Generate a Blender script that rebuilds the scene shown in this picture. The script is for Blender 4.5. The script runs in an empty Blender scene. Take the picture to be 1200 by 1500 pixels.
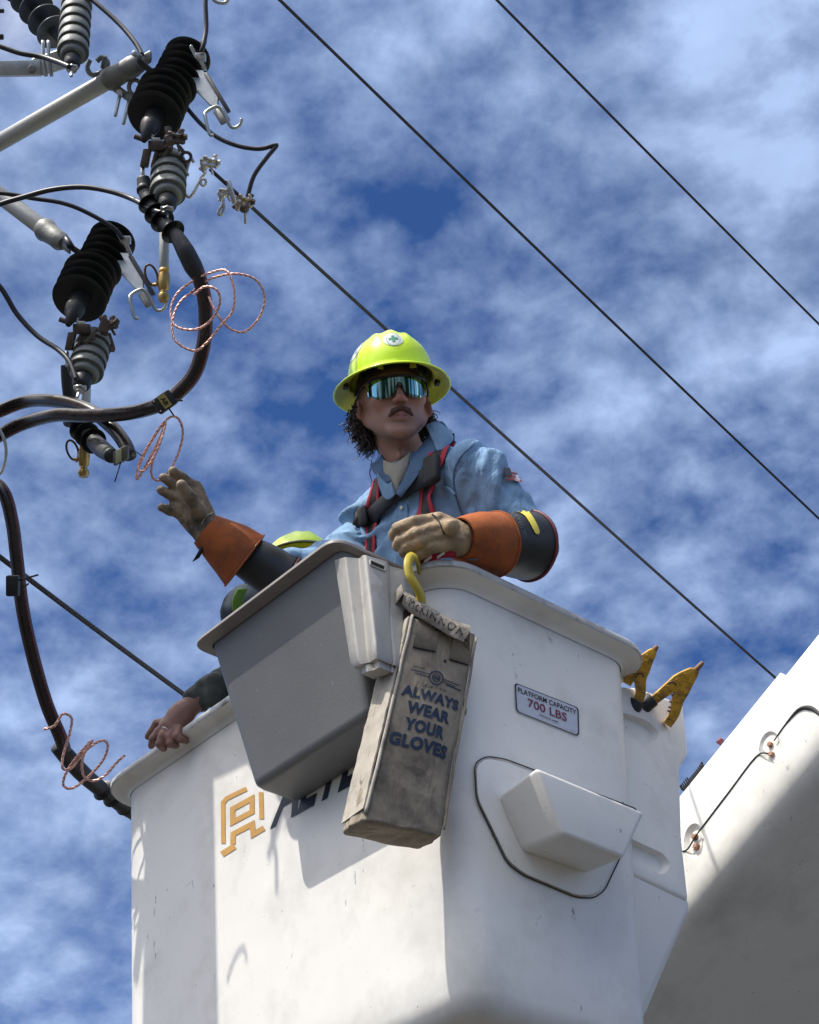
import bpy, bmesh, math, random
import numpy as np
from mathutils import Vector, Matrix
from mathutils.bvhtree import BVHTree
random.seed(7); rng = np.random.default_rng(7)
SC = bpy.context.scene
COL = SC.collection

# ------------------------------------------------------------------ camera, sky, sun, exposure
FPX = 2350.0                      # focal length in photo pixels (photo 1200 x 1500)
TH, RO = 0.65179, -0.05455        # pitch up, roll
CAMP = np.array([0.0, 0.0, 1.6])
_F = np.array([0, math.cos(TH), math.sin(TH)])
_R0 = np.array([1.0, 0, 0]); _U0 = np.array([0, -math.sin(TH), math.cos(TH)])
_R = _R0*math.cos(RO) + _U0*math.sin(RO)
_U = -_R0*math.sin(RO) + _U0*math.cos(RO)
cd = bpy.data.cameras.new('camera'); cam = bpy.data.objects.new('camera', cd); COL.objects.link(cam)
cd.sensor_fit = 'VERTICAL'; cd.sensor_height = 24.0; cd.lens = FPX/1500*24.0
cd.clip_start = 0.05; cd.clip_end = 5000
m = Matrix.Identity(4)
for r in range(3):
    m[r][0] = _R[r]; m[r][1] = _U[r]; m[r][2] = -_F[r]; m[r][3] = CAMP[r]
cam.matrix_world = m
SC.camera = cam

SUN = np.array([-0.415, -0.30, 0.86]); SUN /= np.linalg.norm(SUN)   # direction towards the sun
sl = bpy.data.lights.new('sun', 'SUN'); sl.energy = 3.7; sl.angle = math.radians(0.5); sl.color = (1.0, 0.955, 0.88)
so = bpy.data.objects.new('sun', sl); COL.objects.link(so)
so.rotation_euler = Vector(tuple(SUN)).to_track_quat('Z', 'Y').to_euler(); so.location = (-20, -15, 40)

w = bpy.data.worlds.new('World'); SC.world = w; w.use_nodes = True
nt = w.node_tree; nt.nodes.clear()
def WN(t, **k):
    n = nt.nodes.new(t)
    for a, b in k.items(): setattr(n, a, b)
    return n
out = WN('ShaderNodeOutputWorld'); bg = WN('ShaderNodeBackground'); bg.inputs['Strength'].default_value = 0.075
sky = WN('ShaderNodeTexSky', sky_type='NISHITA'); sky.sun_disc = False
sky.sun_elevation = math.asin(SUN[2]); sky.sun_rotation = math.atan2(SUN[0], SUN[1])
sky.altitude = 600; sky.air_density = 1.0; sky.dust_density = 0.3; sky.ozone_density = 3.0
tc = WN('ShaderNodeTexCoord'); sep = WN('ShaderNodeSeparateXYZ'); nt.links.new(tc.outputs['Generated'], sep.inputs[0])
mx0 = WN('ShaderNodeMath', operation='MAXIMUM'); nt.links.new(sep.outputs['Z'], mx0.inputs[0]); mx0.inputs[1].default_value = 0.0
mx = WN('ShaderNodeMath', operation='ADD'); nt.links.new(mx0.outputs[0], mx.inputs[0]); mx.inputs[1].default_value = 0.45
dx = WN('ShaderNodeMath', operation='DIVIDE'); nt.links.new(sep.outputs['X'], dx.inputs[0]); nt.links.new(mx.outputs[0], dx.inputs[1])
dy = WN('ShaderNodeMath', operation='DIVIDE'); nt.links.new(sep.outputs['Y'], dy.inputs[0]); nt.links.new(mx.outputs[0], dy.inputs[1])
cmb = WN('ShaderNodeCombineXYZ'); nt.links.new(dx.outputs[0], cmb.inputs[0]); nt.links.new(dy.outputs[0], cmb.inputs[1])
def wnoise(scale, detail, rough, dist, off, sc=(1, 1, 1), rot=0.0):
    mp = WN('ShaderNodeMapping'); mp.inputs['Location'].default_value = off; mp.inputs['Scale'].default_value = sc
    mp.inputs['Rotation'].default_value = (0, 0, rot)
    nt.links.new(cmb.outputs[0], mp.inputs[0])
    n = WN('ShaderNodeTexNoise'); n.inputs['Scale'].default_value = scale; n.inputs['Detail'].default_value = detail
    n.inputs['Roughness'].default_value = rough; n.inputs['Distortion'].default_value = dist
    nt.links.new(mp.outputs[0], n.inputs['Vector']); return n
n1 = wnoise(11.5, 8, 0.56, 0.12, (3.1, 1.7, 0.4), (1.0, 1.15, 1), 0.5)
n2 = wnoise(4.6, 3, 0.5, 0.0, (9.3, 5.2, 2.0))
n3 = wnoise(34.0, 5, 0.58, 0.0, (1.3, 8.2, 5.0), (1, 1.0, 1), 0.9)
def wmath(op, a, b, clamp=False):
    n = WN('ShaderNodeMath', operation=op); n.use_clamp = clamp
    for i, v in enumerate((a, b)):
        if isinstance(v, (int, float)): n.inputs[i].default_value = v
        else: nt.links.new(v, n.inputs[i])
    return n.outputs[0]
s_ = wmath('ADD', wmath('MULTIPLY', n1.outputs[0], 0.46), wmath('MULTIPLY', n2.outputs[0], 0.30))
s_ = wmath('ADD', s_, wmath('MULTIPLY', n3.outputs[0], 0.18))
rmp = WN('ShaderNodeValToRGB'); nt.links.new(s_, rmp.inputs[0])
e = rmp.color_ramp.elements; e[0].position = 0.37; e[0].color = (0.0, 0.0, 0.0, 1); e[1].position = 0.57; e[1].color = (1, 1, 1, 1)
tint = WN('ShaderNodeMix', data_type='RGBA', blend_type='MULTIPLY'); tint.inputs[0].default_value = 1.0
nt.links.new(sky.outputs[0], tint.inputs[6]); tint.inputs[7].default_value = (0.50, 0.78, 1.22, 1)
mixc = WN('ShaderNodeMix', data_type='RGBA')
nt.links.new(rmp.outputs[0], mixc.inputs[0]); nt.links.new(tint.outputs[2], mixc.inputs[6])
mixc.inputs[7].default_value = (6.3, 7.4, 10.0, 1)      # thin cloud, lit
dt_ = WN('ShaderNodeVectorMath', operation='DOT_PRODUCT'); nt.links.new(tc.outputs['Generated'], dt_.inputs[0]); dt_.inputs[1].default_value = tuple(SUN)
glow_fac = WN('ShaderNodeMapRange'); nt.links.new(dt_.outputs['Value'], glow_fac.inputs[0]); glow_fac.inputs[1].default_value = 0.58; glow_fac.inputs[2].default_value = 1.0; glow_fac.inputs[3].default_value = 0.0; glow_fac.inputs[4].default_value = 1.0
fill_glow = WN('ShaderNodeMix', data_type='RGBA'); nt.links.new(glow_fac.outputs[0], fill_glow.inputs[0])          # cloud glow round the out-of-frame sun, added to brighten shaded faces
fill_glow.inputs[6].default_value = (4.1, 5.45, 8.4, 1); fill_glow.inputs[7].default_value = (60, 57, 52, 1)
cb = WN('ShaderNodeMapRange'); nt.links.new(n1.outputs[0], cb.inputs[0]); cb.inputs[1].default_value = .3; cb.inputs[2].default_value = .75; cb.inputs[3].default_value = .78; cb.inputs[4].default_value = 1.32; cb.clamp = False
cbm = WN('ShaderNodeMix', data_type='RGBA', blend_type='MULTIPLY'); cbm.inputs[0].default_value = 1.0; nt.links.new(fill_glow.outputs[2], cbm.inputs[6]); nt.links.new(cb.outputs[0], cbm.inputs[7])   # thicker puffs are brighter
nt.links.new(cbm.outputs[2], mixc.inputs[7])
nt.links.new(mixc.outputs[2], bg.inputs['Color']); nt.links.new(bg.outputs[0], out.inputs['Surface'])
SC.view_settings.view_transform = 'Standard'; SC.view_settings.look = 'None'; SC.view_settings.gamma = 1
SC.view_settings.use_curve_mapping = False; SC.view_settings.exposure = 0.33
SC.cycles.max_bounces = 6

# ------------------------------------------------------------------ geometry helpers
def ray(px, py): return _F + _R*(px-600)/FPX - _U*(py-750)/FPX
def P(px, py, d): return CAMP + ray(px, py)*d
def hit(px, py, P0, n):
    d = ray(px, py); return CAMP + d*(((np.asarray(P0)-CAMP)@n)/(d@n))
def unit(v): v = np.asarray(v, float); return v/np.linalg.norm(v)

# bucket frame: origin at the nearest rim corner, a = long side, b = short side
NC = CAMP + np.array([0.06372, 3.16829, 2.30748]); PS = 0.8251
A_ = np.array([-math.cos(PS), math.sin(PS), 0]); B_ = np.array([math.sin(PS), math.cos(PS), 0]); Z_ = np.array([0, 0, 1.0])
BL, BW, BH, OV, TP = 1.555, 0.812, 1.095, 0.05, 0.0565
def W(u, v, z): return NC + A_*u + B_*v + Z_*z
_nl = unit(np.cross(A_, W(OV+TP, OV+TP, -BH) - W(OV, OV, 0)));  _nl = _nl if _nl@B_ < 0 else -_nl
_nr = unit(np.cross(B_, W(OV+TP, OV+TP, -BH) - W(OV, OV, 0)));  _nr = _nr if _nr@A_ < 0 else -_nr
def LF(px, py, o=0.0): return hit(px, py, W(OV, OV, 0)+_nl*o, _nl)     # on the long face, o metres out
def RF(px, py, o=0.0): return hit(px, py, W(OV, OV, 0)+_nr*o, _nr)     # on the short face

def _org(o): return ORG.get(o.name, np.zeros(3)) if o else np.zeros(3)
ORG = {}
def thing(name, label, cat, loc, group=None):
    o = bpy.data.objects.new(name, None); COL.objects.link(o); o.location = tuple(loc); o.empty_display_size = 0.05
    o['label'] = label; o['category'] = cat
    if group: o['group'] = group
    ORG[o.name] = np.array(loc, float); return o
def tag(o, label, cat, group=None):
    o['label'] = label; o['category'] = cat
    if group: o['group'] = group
    return o
def build(name, geo, mat, parent=None, smooth=True, origin=None, auto=None):
    V, Fc = geo; V = np.asarray(V, float)
    if parent is not None: og = _org(parent)
    else: og = np.array(origin, float) if origin is not None else V.mean(0)
    me = bpy.data.meshes.new(name); me.from_pydata([tuple(v) for v in (V-og)], [], [tuple(f) for f in Fc]); me.validate()
    bm = bmesh.new(); bm.from_mesh(me)
    if len(bm.faces) < 60000: bmesh.ops.recalc_face_normals(bm, faces=bm.faces)
    bm.to_mesh(me); bm.free()
    mats = mat if isinstance(mat, (list, tuple)) else [mat]
    for mt in mats: me.materials.append(mt)
    for p in me.polygons: p.use_smooth = smooth
    if smooth and auto: me.set_sharp_from_angle(angle=math.radians(auto))
    o = bpy.data.objects.new(name, me); COL.objects.link(o)
    if parent is not None: o.parent = parent
    else: o.location = tuple(og)
    ORG[o.name] = og; return o
def join(*gs):
    V = []; Fc = []
    for g in gs:
        n = len(V); V += [tuple(v) for v in g[0]]; Fc += [tuple(i+n for i in f) for f in g[1]]
    return V, Fc
def catmull(pts, n=8, closed=False):
    p = np.asarray(pts, float); L = len(p); outp = []
    segs = L if closed else L-1
    for i in range(segs):
        g = (lambda k: p[k % L]) if closed else (lambda k: p[min(max(k, 0), L-1)])
        p0, p1, p2, p3 = g(i-1), g(i), g(i+1), g(i+2)
        for t in np.linspace(0, 1, n, endpoint=False):
            outp.append(0.5*((2*p1)+(-p0+p2)*t+(2*p0-5*p1+4*p2-p3)*t*t+(-p0+3*p1-3*p2+p3)*t**3))
    if not closed: outp.append(p[-1])
    return np.array(outp)
def tube(pts, r, seg=10, cap=True, sm=0, closed=False, flat=None):
    p = catmull(pts, sm, closed) if sm else np.asarray(pts, float)
    n = len(p); rr = np.interp(np.linspace(0, 1, n), np.linspace(0, 1, len(r)), r) if hasattr(r, '__len__') else np.full(n, r)
    T = np.gradient(p, axis=0) if not closed else (np.roll(p, -1, 0)-np.roll(p, 1, 0))
    T /= np.linalg.norm(T, axis=1)[:, None]+1e-12
    x = np.cross(T[0], [0.3, 0.5, 0.8]); x /= np.linalg.norm(x); V = []; Fc = []
    for i in range(n):
        x = x - T[i]*(x@T[i]); x /= np.linalg.norm(x); y = np.cross(T[i], x)
        for k in range(seg):
            a = 2*math.pi*k/seg; V.append(p[i]+(x*math.cos(a)+y*math.sin(a))*rr[i])
    m_ = n if closed else n-1
    for i in range(m_):
        for k in range(seg):
            j = (i+1) % n
            Fc.append((i*seg+k, i*seg+(k+1) % seg, j*seg+(k+1) % seg, j*seg+k))
    if cap and not closed:
        Fc.append(tuple(range(seg))[::-1]); Fc.append(tuple((n-1)*seg+k for k in range(seg)))
    return V, Fc
def lathe(A, D, prof, seg=28, ex=1.0):
    """prof: (distance along D, radius) list from A"""
    D = unit(D); x = unit(np.cross(D, [0.31, 0.52, 0.79])); y = np.cross(D, x); V = []; Fc = []
    for (t, r) in prof:
        for k in range(seg):
            a = 2*math.pi*k/seg; V.append(np.asarray(A)+D*t+(x*math.cos(a)+y*math.sin(a)*ex)*max(r, 1e-5))
    for i in range(len(prof)-1):
        for k in range(seg): Fc.append((i*seg+k, i*seg+(k+1) % seg, (i+1)*seg+(k+1) % seg, (i+1)*seg+k))
    Fc.append(tuple(range(seg))[::-1]); Fc.append(tuple((len(prof)-1)*seg+k for k in range(seg)))
    return V, Fc
def cyl(A, B, r, seg=14, r2=None, bev=0.12):
    A = np.asarray(A, float); B = np.asarray(B, float); L = np.linalg.norm(B-A); r2 = r if r2 is None else r2; e_ = min(r*bev, L*.2)
    return lathe(A, B-A, [(0, r-e_), (e_, r), (L-e_, r2), (L, r2-e_)], seg)
def box(c, ax, ay, az, h, bev=0.0, seg=2):
    """oriented box: centre, three axes, half sizes"""
    bm = bmesh.new(); c = np.asarray(c, float); ax, ay, az = unit(ax), unit(ay), unit(az)
    vs = {}
    for i in (-1, 1):
        for j in (-1, 1):
            for k in (-1, 1): vs[i, j, k] = bm.verts.new(tuple(c+ax*i*h[0]+ay*j*h[1]+az*k*h[2]))
    for f in (((-1,-1,-1),(-1,1,-1),(1,1,-1),(1,-1,-1)), ((-1,-1,1),(1,-1,1),(1,1,1),(-1,1,1)), ((-1,-1,-1),(1,-1,-1),(1,-1,1),(-1,-1,1)),
              ((-1,1,-1),(-1,1,1),(1,1,1),(1,1,-1)), ((-1,-1,-1),(-1,-1,1),(-1,1,1),(-1,1,-1)), ((1,-1,-1),(1,1,-1),(1,1,1),(1,-1,1))):
        bm.faces.new([vs[q] for q in f])
    if bev: bmesh.ops.bevel(bm, geom=bm.edges[:], offset=bev, segments=seg, affect='EDGES', profile=0.5)
    g = ([tuple(v.co) for v in bm.verts], [tuple(v.index for v in f.verts) for f in (bm.verts.index_update() or bm.faces)])
    bm.free(); return g
def hexa(bot, top, bev=0.0, seg=3):
    """closed prism-like solid between two polygons with the same count"""
    n = len(bot); bm = bmesh.new(); vb = [bm.verts.new(tuple(p)) for p in bot]; vt = [bm.verts.new(tuple(p)) for p in top]
    bm.faces.new(vb[::-1]); bm.faces.new(vt)
    for i in range(n): bm.faces.new((vb[i], vb[(i+1) % n], vt[(i+1) % n], vt[i]))
    bmesh.ops.recalc_face_normals(bm, faces=bm.faces)
    if bev: bmesh.ops.bevel(bm, geom=bm.edges[:], offset=bev, segments=seg, affect='EDGES', profile=0.5)
    bm.verts.index_update()
    g = ([tuple(v.co) for v in bm.verts], [tuple(v.index for v in f.verts) for f in bm.faces]); bm.free(); return g
def rounded(poly, r, n=5):
    """round the corners of a closed 3-D polygon"""
    p = [np.asarray(q, float) for q in poly]; o = []; L = len(p)
    for i in range(L):
        a, b, c = p[i-1], p[i], p[(i+1) % L]; d1 = a-b; d2 = c-b
        rr = min(r if not hasattr(r, '__len__') else r[i], np.linalg.norm(d1)*.48, np.linalg.norm(d2)*.48)
        s = b+unit(d1)*rr; e_ = b+unit(d2)*rr
        for t in np.linspace(0, 1, n+1): o.append((1-t)**2*s+2*t*(1-t)*b+t*t*e_)
    return o
def loft(loops, capa=True, capb=True, closed=True):
    n = len(loops[0]); V = [tuple(p) for l in loops for p in l]; Fc = []
    for i in range(len(loops)-1):
        for k in range(n if closed else n-1): Fc.append((i*n+k, i*n+(k+1) % n, (i+1)*n+(k+1) % n, (i+1)*n+k))
    if capa: Fc.append(tuple(range(n))[::-1])
    if capb: Fc.append(tuple((len(loops)-1)*n+k for k in range(n)))
    return V, Fc
def ribbon(pts, side, w, th=0.003, nrm=None):
    """strap: centre line pts, unit side vectors, width, thickness along nrm"""
    p = np.asarray(pts, float); n = len(p); T = np.gradient(p, axis=0); V = []; Fc = []
    for i in range(n):
        s = unit(side[i] if hasattr(side[0], '__len__') else side)
        nn = unit(nrm[i]) if nrm is not None else unit(np.cross(unit(T[i]), s)); ww = w[i] if hasattr(w, '__len__') else w
        for (a, b) in ((-1, 0), (-.92, .9), (0, 1.25), (.92, .9), (1, 0), (.92, -.9), (-.92, -.9)):
            V.append(p[i]+s*a*ww/2+nn*b*th/2)
    m_ = 7
    for i in range(n-1):
        for k in range(m_): Fc.append((i*m_+k, i*m_+(k+1) % m_, (i+1)*m_+(k+1) % m_, (i+1)*m_+k))
    Fc.append(tuple(range(m_))); Fc.append(tuple((n-1)*m_+k for k in range(m_)))
    return V, Fc
def textgeo(s, bold=0.0, spacing=1.0):
    cu = bpy.data.curves.new('lettering', 'FONT'); cu.body = s; cu.size = 1; cu.offset = bold; cu.space_character = spacing; cu.resolution_u = 3
    ob = bpy.data.objects.new('lettering', cu); COL.objects.link(ob)
    dg = bpy.context.evaluated_depsgraph_get(); me = bpy.data.meshes.new_from_object(ob.evaluated_get(dg))
    V = np.array([v.co[:2] for v in me.vertices]); Fc = [tuple(p.vertices) for p in me.polygons]
    bpy.data.objects.remove(ob); bpy.data.meshes.remove(me)
    V -= V.min(0); V /= V.max(0)
    return V, Fc
def quadmap(q):
    """q: bottom-left, bottom-right, top-right, top-left -> f(s,t)"""
    a, b, c, d = [np.asarray(v, float) for v in q]
    return lambda s, t: a*(1-s)*(1-t)+b*s*(1-t)+c*s*t+d*(1-s)*t
def lettering(s, f, box_, bold=0.0, sp=1.0):
    V, Fc = textgeo(s, bold, sp); x0, y0, x1, y1 = box_
    return [f(x0+(x1-x0)*v[0], y0+(y1-y0)*v[1]) for v in V], Fc
def vnoise(p, seed=0):
    """smooth value noise, vectorised"""
    p = np.asarray(p, float); i = np.floor(p).astype(np.int64); f = p-i; f = f*f*(3-2*f); o = 0
    for dx_ in (0, 1):
        for dy_ in (0, 1):
            for dz_ in (0, 1):
                h = ((i[..., 0]+dx_)*374761393+(i[..., 1]+dy_)*668265263+(i[..., 2]+dz_)*2147483647+seed*974634777) & 0xffffffff
                h = ((h ^ (h >> 13))*1274126177) & 0xffffffff; h = (h ^ (h >> 16))/4294967295.0
                o = o+h*((f[..., 0] if dx_ else 1-f[..., 0])*(f[..., 1] if dy_ else 1-f[..., 1])*(f[..., 2] if dz_ else 1-f[..., 2]))
    return o*2-1
# ---- signed distance modelling, meshed with surface nets
class SDF:
    def __init__(s): s.ops = []
    def cone(s, a, b, ra, rb=None, k=0.01, sub=False, fl=None): s.ops.append(('c', np.asarray(a, float), np.asarray(b, float), ra, ra if rb is None else rb, k, sub)); return s
    def ell(s, c, r, M=None, k=0.01, sub=False): s.ops.append(('e', np.asarray(c, float), np.asarray(r, float), M, None, k, sub)); return s
    def __call__(s, p):
        d = np.full(p.shape[0], 1e3)
        for (t, a, b, ra, rb, k, sub) in s.ops:
            if t == 'c':
                ab = b-a; L = ab@ab+1e-12; h = np.clip((p-a)@ab/L, 0, 1)
                q = np.linalg.norm(p-a-h[:, None]*ab, axis=1)-(ra+(rb-ra)*h)
            else:
                l = p-a
                if ra is not None: l = l@np.asarray(ra).T     # rows of M are the axes
                k0 = np.linalg.norm(l/b, axis=1)+1e-9; k1 = np.linalg.norm(l/(b*b), axis=1)+1e-9; q = k0*(k0-1)/k1
            if sub:
                h = np.clip(0.5-0.5*(d+q)/k, 0, 1); d = d*(1-h)+(-q)*h+k*h*(1-h)
            else:
                h = np.clip(0.5+0.5*(d-q)/k, 0, 1); d = q*h+d*(1-h)-k*h*(1-h)
        return d
def nets(fn, lo, hi, h):
    lo = np.asarray(lo, float); n = np.ceil((np.asarray(hi)-lo)/h).astype(int)+1
    ax = [lo[i]+h*np.arange(n[i]) for i in range(3)]
    D = np.empty(n, np.float32)
    YY, ZZ = np.meshgrid(ax[1], ax[2], indexing='ij'); yz = np.stack([YY.ravel(), ZZ.ravel()], 1)
    st = max(1, int(200000/len(yz)))
    for i in range(0, n[0], st):
        xs = ax[0][i:i+st]; pts = np.concatenate([np.repeat(xs, len(yz))[:, None], np.tile(yz, (len(xs), 1))], 1)
        D[i:i+st] = fn(pts).reshape(len(xs), n[1], n[2])
    S = D < 0
    c = np.zeros(n-1, int)
    for i in (0, 1):
        for j in (0, 1):
            for k in (0, 1): c += S[i:n[0]-1+i, j:n[1]-1+j, k:n[2]-1+k]
    act = (c > 0) & (c < 8); idx = -np.ones(n-1, int); I = np.argwhere(act); idx[act] = np.arange(len(I))
    acc = np.zeros((len(I), 3)); cnt = np.zeros(len(I))
    cs = [(i, j, k) for i in (0, 1) for j in (0, 1) for k in (0, 1)]
    for a in cs:
        for q in range(3):
            if a[q]: continue
            b = list(a); b[q] = 1
            da = D[I[:, 0]+a[0], I[:, 1]+a[1], I[:, 2]+a[2]]; db = D[I[:, 0]+b[0], I[:, 1]+b[1], I[:, 2]+b[2]]
            m_ = (da < 0) != (db < 0); t = np.where(m_, da/(da-db+1e-20), 0)
            pos = np.tile(np.array(a, float), (len(I), 1)); pos[:, q] += t
            acc[m_] += pos[m_]; cnt[m_] += 1
    V = lo+h*(I+acc/np.maximum(cnt, 1)[:, None]); Fc = []
    for q in range(3):
        u, v = (q+1) % 3, (q+2) % 3
        sl_a = [slice(None)]*3; sl_b = [slice(None)]*3; sl_a[q] = slice(0, n[q]-1); sl_b[q] = slice(1, n[q])
        E = np.argwhere(S[tuple(sl_a)] != S[tuple(sl_b)])
        E = E[(E[:, u] > 0) & (E[:, v] > 0) & (E[:, u] < n[u]-1) & (E[:, v] < n[v]-1)]
        flip = S[tuple(sl_a)][tuple(E.T)]
        def cell(du, dv):
            e_ = E.copy(); e_[:, u] -= du; e_[:, v] -= dv; return idx[tuple(e_.T)]
        Q = np.stack([cell(1, 1), cell(0, 1), cell(0, 0), cell(1, 0)], 1)
        Q[~flip] = Q[~flip][:, ::-1]; Fc.append(Q)
    return V, [tuple(f) for f in np.concatenate(Fc).tolist()]
def carve(o, cutters):
    """cut pockets into an object (exact boolean, applied)"""
    og = ORG[o.name]
    for g_ in cutters:
        me = bpy.data.meshes.new('cutter'); me.from_pydata([tuple(np.array(v)-og) for v in g_[0]], [], [tuple(f) for f in g_[1]])
        bm = bmesh.new(); bm.from_mesh(me); bmesh.ops.recalc_face_normals(bm, faces=bm.faces); bm.to_mesh(me); bm.free()
        c = bpy.data.objects.new('cutter', me); COL.objects.link(c)
        if o.parent is None: c.location = o.location
        else: c.parent = o.parent
        md = o.modifiers.new('b', 'BOOLEAN'); md.operation = 'DIFFERENCE'; md.solver = 'EXACT'; md.object = c
        bpy.context.view_layer.update(); dg = bpy.context.evaluated_depsgraph_get(); nm = bpy.data.meshes.new_from_object(o.evaluated_get(dg))
        o.modifiers.clear(); o.data = nm; bpy.data.objects.remove(c); bpy.data.meshes.remove(me)
        for p in nm.polygons: p.use_smooth = True
        nm.set_sharp_from_angle(angle=math.radians(35))
def bvh_of(o):
    me = o.data; og = ORG[o.name] if o.parent is None else ORG[o.name]
    return BVHTree.FromPolygons([Vector(tuple(np.array(v.co)+og)) for v in me.vertices], [tuple(p.vertices) for p in me.polygons])
def cast(bvh, px, py, off=0.003, dflt=4.0):
    d = unit(ray(px, py)); h = bvh.ray_cast(Vector(tuple(CAMP)), Vector(tuple(d)))
    if h[0] is None: return P(px, py, dflt), -d
    n = np.array(h[1]); n = n if n@d < 0 else -n
    return np.array(h[0])+n*off, n

# ------------------------------------------------------------------ materials
def mat(name, col, rough=0.6, metal=0.0, var=0.12, scale=8.0, bump=0.0, bscale=60.0, stretch=None, dirt=None, dscale=5.0, dlo=.55, dhi=.75, specks=None, spec=None, coat=0.0, detail=6, bdist=0.002, wrinkle=None):
    m_ = bpy.data.materials.new(name); m_.use_nodes = True; t = m_.node_tree; b = t.nodes['Principled BSDF']; N = t.nodes.new; L = t.links.new
    b.inputs['Roughness'].default_value = rough; b.inputs['Metallic'].default_value = metal
    if spec is not None: b.inputs['Specular IOR Level'].default_value = spec
    if coat: b.inputs['Coat Weight'].default_value = coat; b.inputs['Coat Roughness'].default_value = 0.15
    co = N('ShaderNodeTexCoord'); vec = co.outputs['Object']
    if stretch:
        mp = N('ShaderNodeMapping'); mp.inputs['Scale'].default_value = stretch; L(vec, mp.inputs[0]); svec = mp.outputs[0]
    else: svec = vec
    nz = N('ShaderNodeTexNoise'); nz.inputs['Scale'].default_value = scale; nz.inputs['Detail'].default_value = detail; nz.inputs['Roughness'].default_value = .6; L(svec, nz.inputs['Vector'])
    r = N('ShaderNodeValToRGB'); L(nz.outputs[0], r.inputs[0]); c = np.array(col)
    r.color_ramp.elements[0].position = .3; r.color_ramp.elements[1].position = .7
    r.color_ramp.elements[0].color = (*np.clip(c*(1-var), 0, 1), 1); r.color_ramp.elements[1].color = (*np.clip(c*(1+var*.7), 0, 1), 1)
    cur = r.outputs[0]
    if dirt is not None:
        dn = N('ShaderNodeTexNoise'); dn.inputs['Scale'].default_value = dscale; dn.inputs['Detail'].default_value = 9; dn.inputs['Roughness'].default_value = .65; L(vec, dn.inputs['Vector'])
        dr = N('ShaderNodeMapRange'); dr.inputs[1].default_value = dlo; dr.inputs[2].default_value = dhi; L(dn.outputs[0], dr.inputs[0])
        mxn = N('ShaderNodeMix'); mxn.data_type = 'RGBA'; L(dr.outputs[0], mxn.inputs[0]); L(cur, mxn.inputs[6]); mxn.inputs[7].default_value = (*dirt, 1); cur = mxn.outputs[2]
    if specks is not None:      # small dark scuffs and specks: (colour, scale, threshold)
        for (sc_, sz, th, st) in specks:
            mp2 = N('ShaderNodeMapping'); mp2.inputs['Scale'].default_value = st; L(vec, mp2.inputs[0])
            vn = N('ShaderNodeTexNoise'); vn.inputs['Scale'].default_value = sz; vn.inputs['Detail'].default_value = 4; vn.inputs['Roughness'].default_value = .75; L(mp2.outputs[0], vn.inputs['Vector'])
            vr = N('ShaderNodeMapRange'); vr.inputs[1].default_value = th; vr.inputs[2].default_value = th+.025; L(vn.outputs[0], vr.inputs[0])
            mx2 = N('ShaderNodeMix'); mx2.data_type = 'RGBA'; L(vr.outputs[0], mx2.inputs[0]); L(cur, mx2.inputs[6]); mx2.inputs[7].default_value = (*sc_, 1); cur = mx2.outputs[2]
    L(cur, b.inputs['Base Color'])
    rr = N('ShaderNodeMapRange'); rr.inputs[3].default_value = max(rough-.08, .02); rr.inputs[4].default_value = min(rough+.1, 1); L(nz.outputs[0], rr.inputs[0]); L(rr.outputs[0], b.inputs['Roughness'])
    last = None
    if bump:
        bn = N('ShaderNodeTexNoise'); bn.inputs['Scale'].default_value = bscale; bn.inputs['Detail'].default_value = 5; L(svec, bn.inputs['Vector'])
        bp = N('ShaderNodeBump'); bp.inputs['Strength'].default_value = bump; bp.inputs['Distance'].default_value = bdist; L(bn.outputs[0], bp.inputs['Height']); last = bp
    if wrinkle:
        mp3 = N('ShaderNodeMapping'); mp3.inputs['Scale'].default_value = wrinkle[2]; mp3.inputs['Rotation'].default_value = (.3, .4, .5); L(vec, mp3.inputs[0])
        wn = N('ShaderNodeTexNoise'); wn.inputs['Scale'].default_value = wrinkle[0]; wn.inputs['Detail'].default_value = 3; wn.inputs['Distortion'].default_value = 1.2; L(mp3.outputs[0], wn.inputs['Vector'])
        bp2 = N('ShaderNodeBump'); bp2.inputs['Strength'].default_value = wrinkle[1]; bp2.inputs['Distance'].default_value = 0.012; L(wn.outputs[0], bp2.inputs['Height'])
        if last: L(last.outputs[0], bp2.inputs['Normal'])
        last = bp2
    if last: L(last.outputs[0], b.inputs['Normal'])
    return m_
SCUFF = [((.46, .45, .42), 24, .685, (1, 1, .4)), ((.10, .10, .09), 130, .725, (1, 1, .8)), ((.12, .12, .11), 60, .70, (1, 1, .45)), ((.38, .37, .34), 11, .70, (.5, .5, 4.0)), ((.12, .12, .11), 9, .70, (6.0, 1.0, 1.0))]
M_white = mat('white_fibreglass', (.80, .775, .72), .42, var=.05, scale=3.5, bump=.12, bscale=40, dirt=(.54, .52, .46), dscale=4, dlo=.50, dhi=.85, specks=SCUFF, spec=.4)
M_boom = mat('boom_paint', (.79, .77, .72), .38, var=.05, scale=3, bump=.1, bscale=30, dirt=(.50, .49, .44), dscale=3, dlo=.48, dhi=.8, specks=SCUFF, spec=.4)
M_rim = mat('rim_plastic', (.50, .50, .48), .5, var=.15, scale=14, dirt=(.20, .19, .17), dscale=18, dlo=.52, dhi=.68, bump=.2, bscale=90)
M_bin = mat('gray_bin_plastic', (.155, .155, .155), .42, var=.08, scale=5, bump=.25, bscale=220, specks=[((.30, .30, .29), 34, .68, (1, 4, 1)), ((.06, .06, .06), 36, .70, (1, 1, 1)), ((.26, .26, .25), 20, .69, (1, 1, 5))])
M_binrim = mat('bin_rim_plastic', (.22, .20, .185), .5, var=.12, scale=12, bump=.2, bscale=90)
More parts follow.
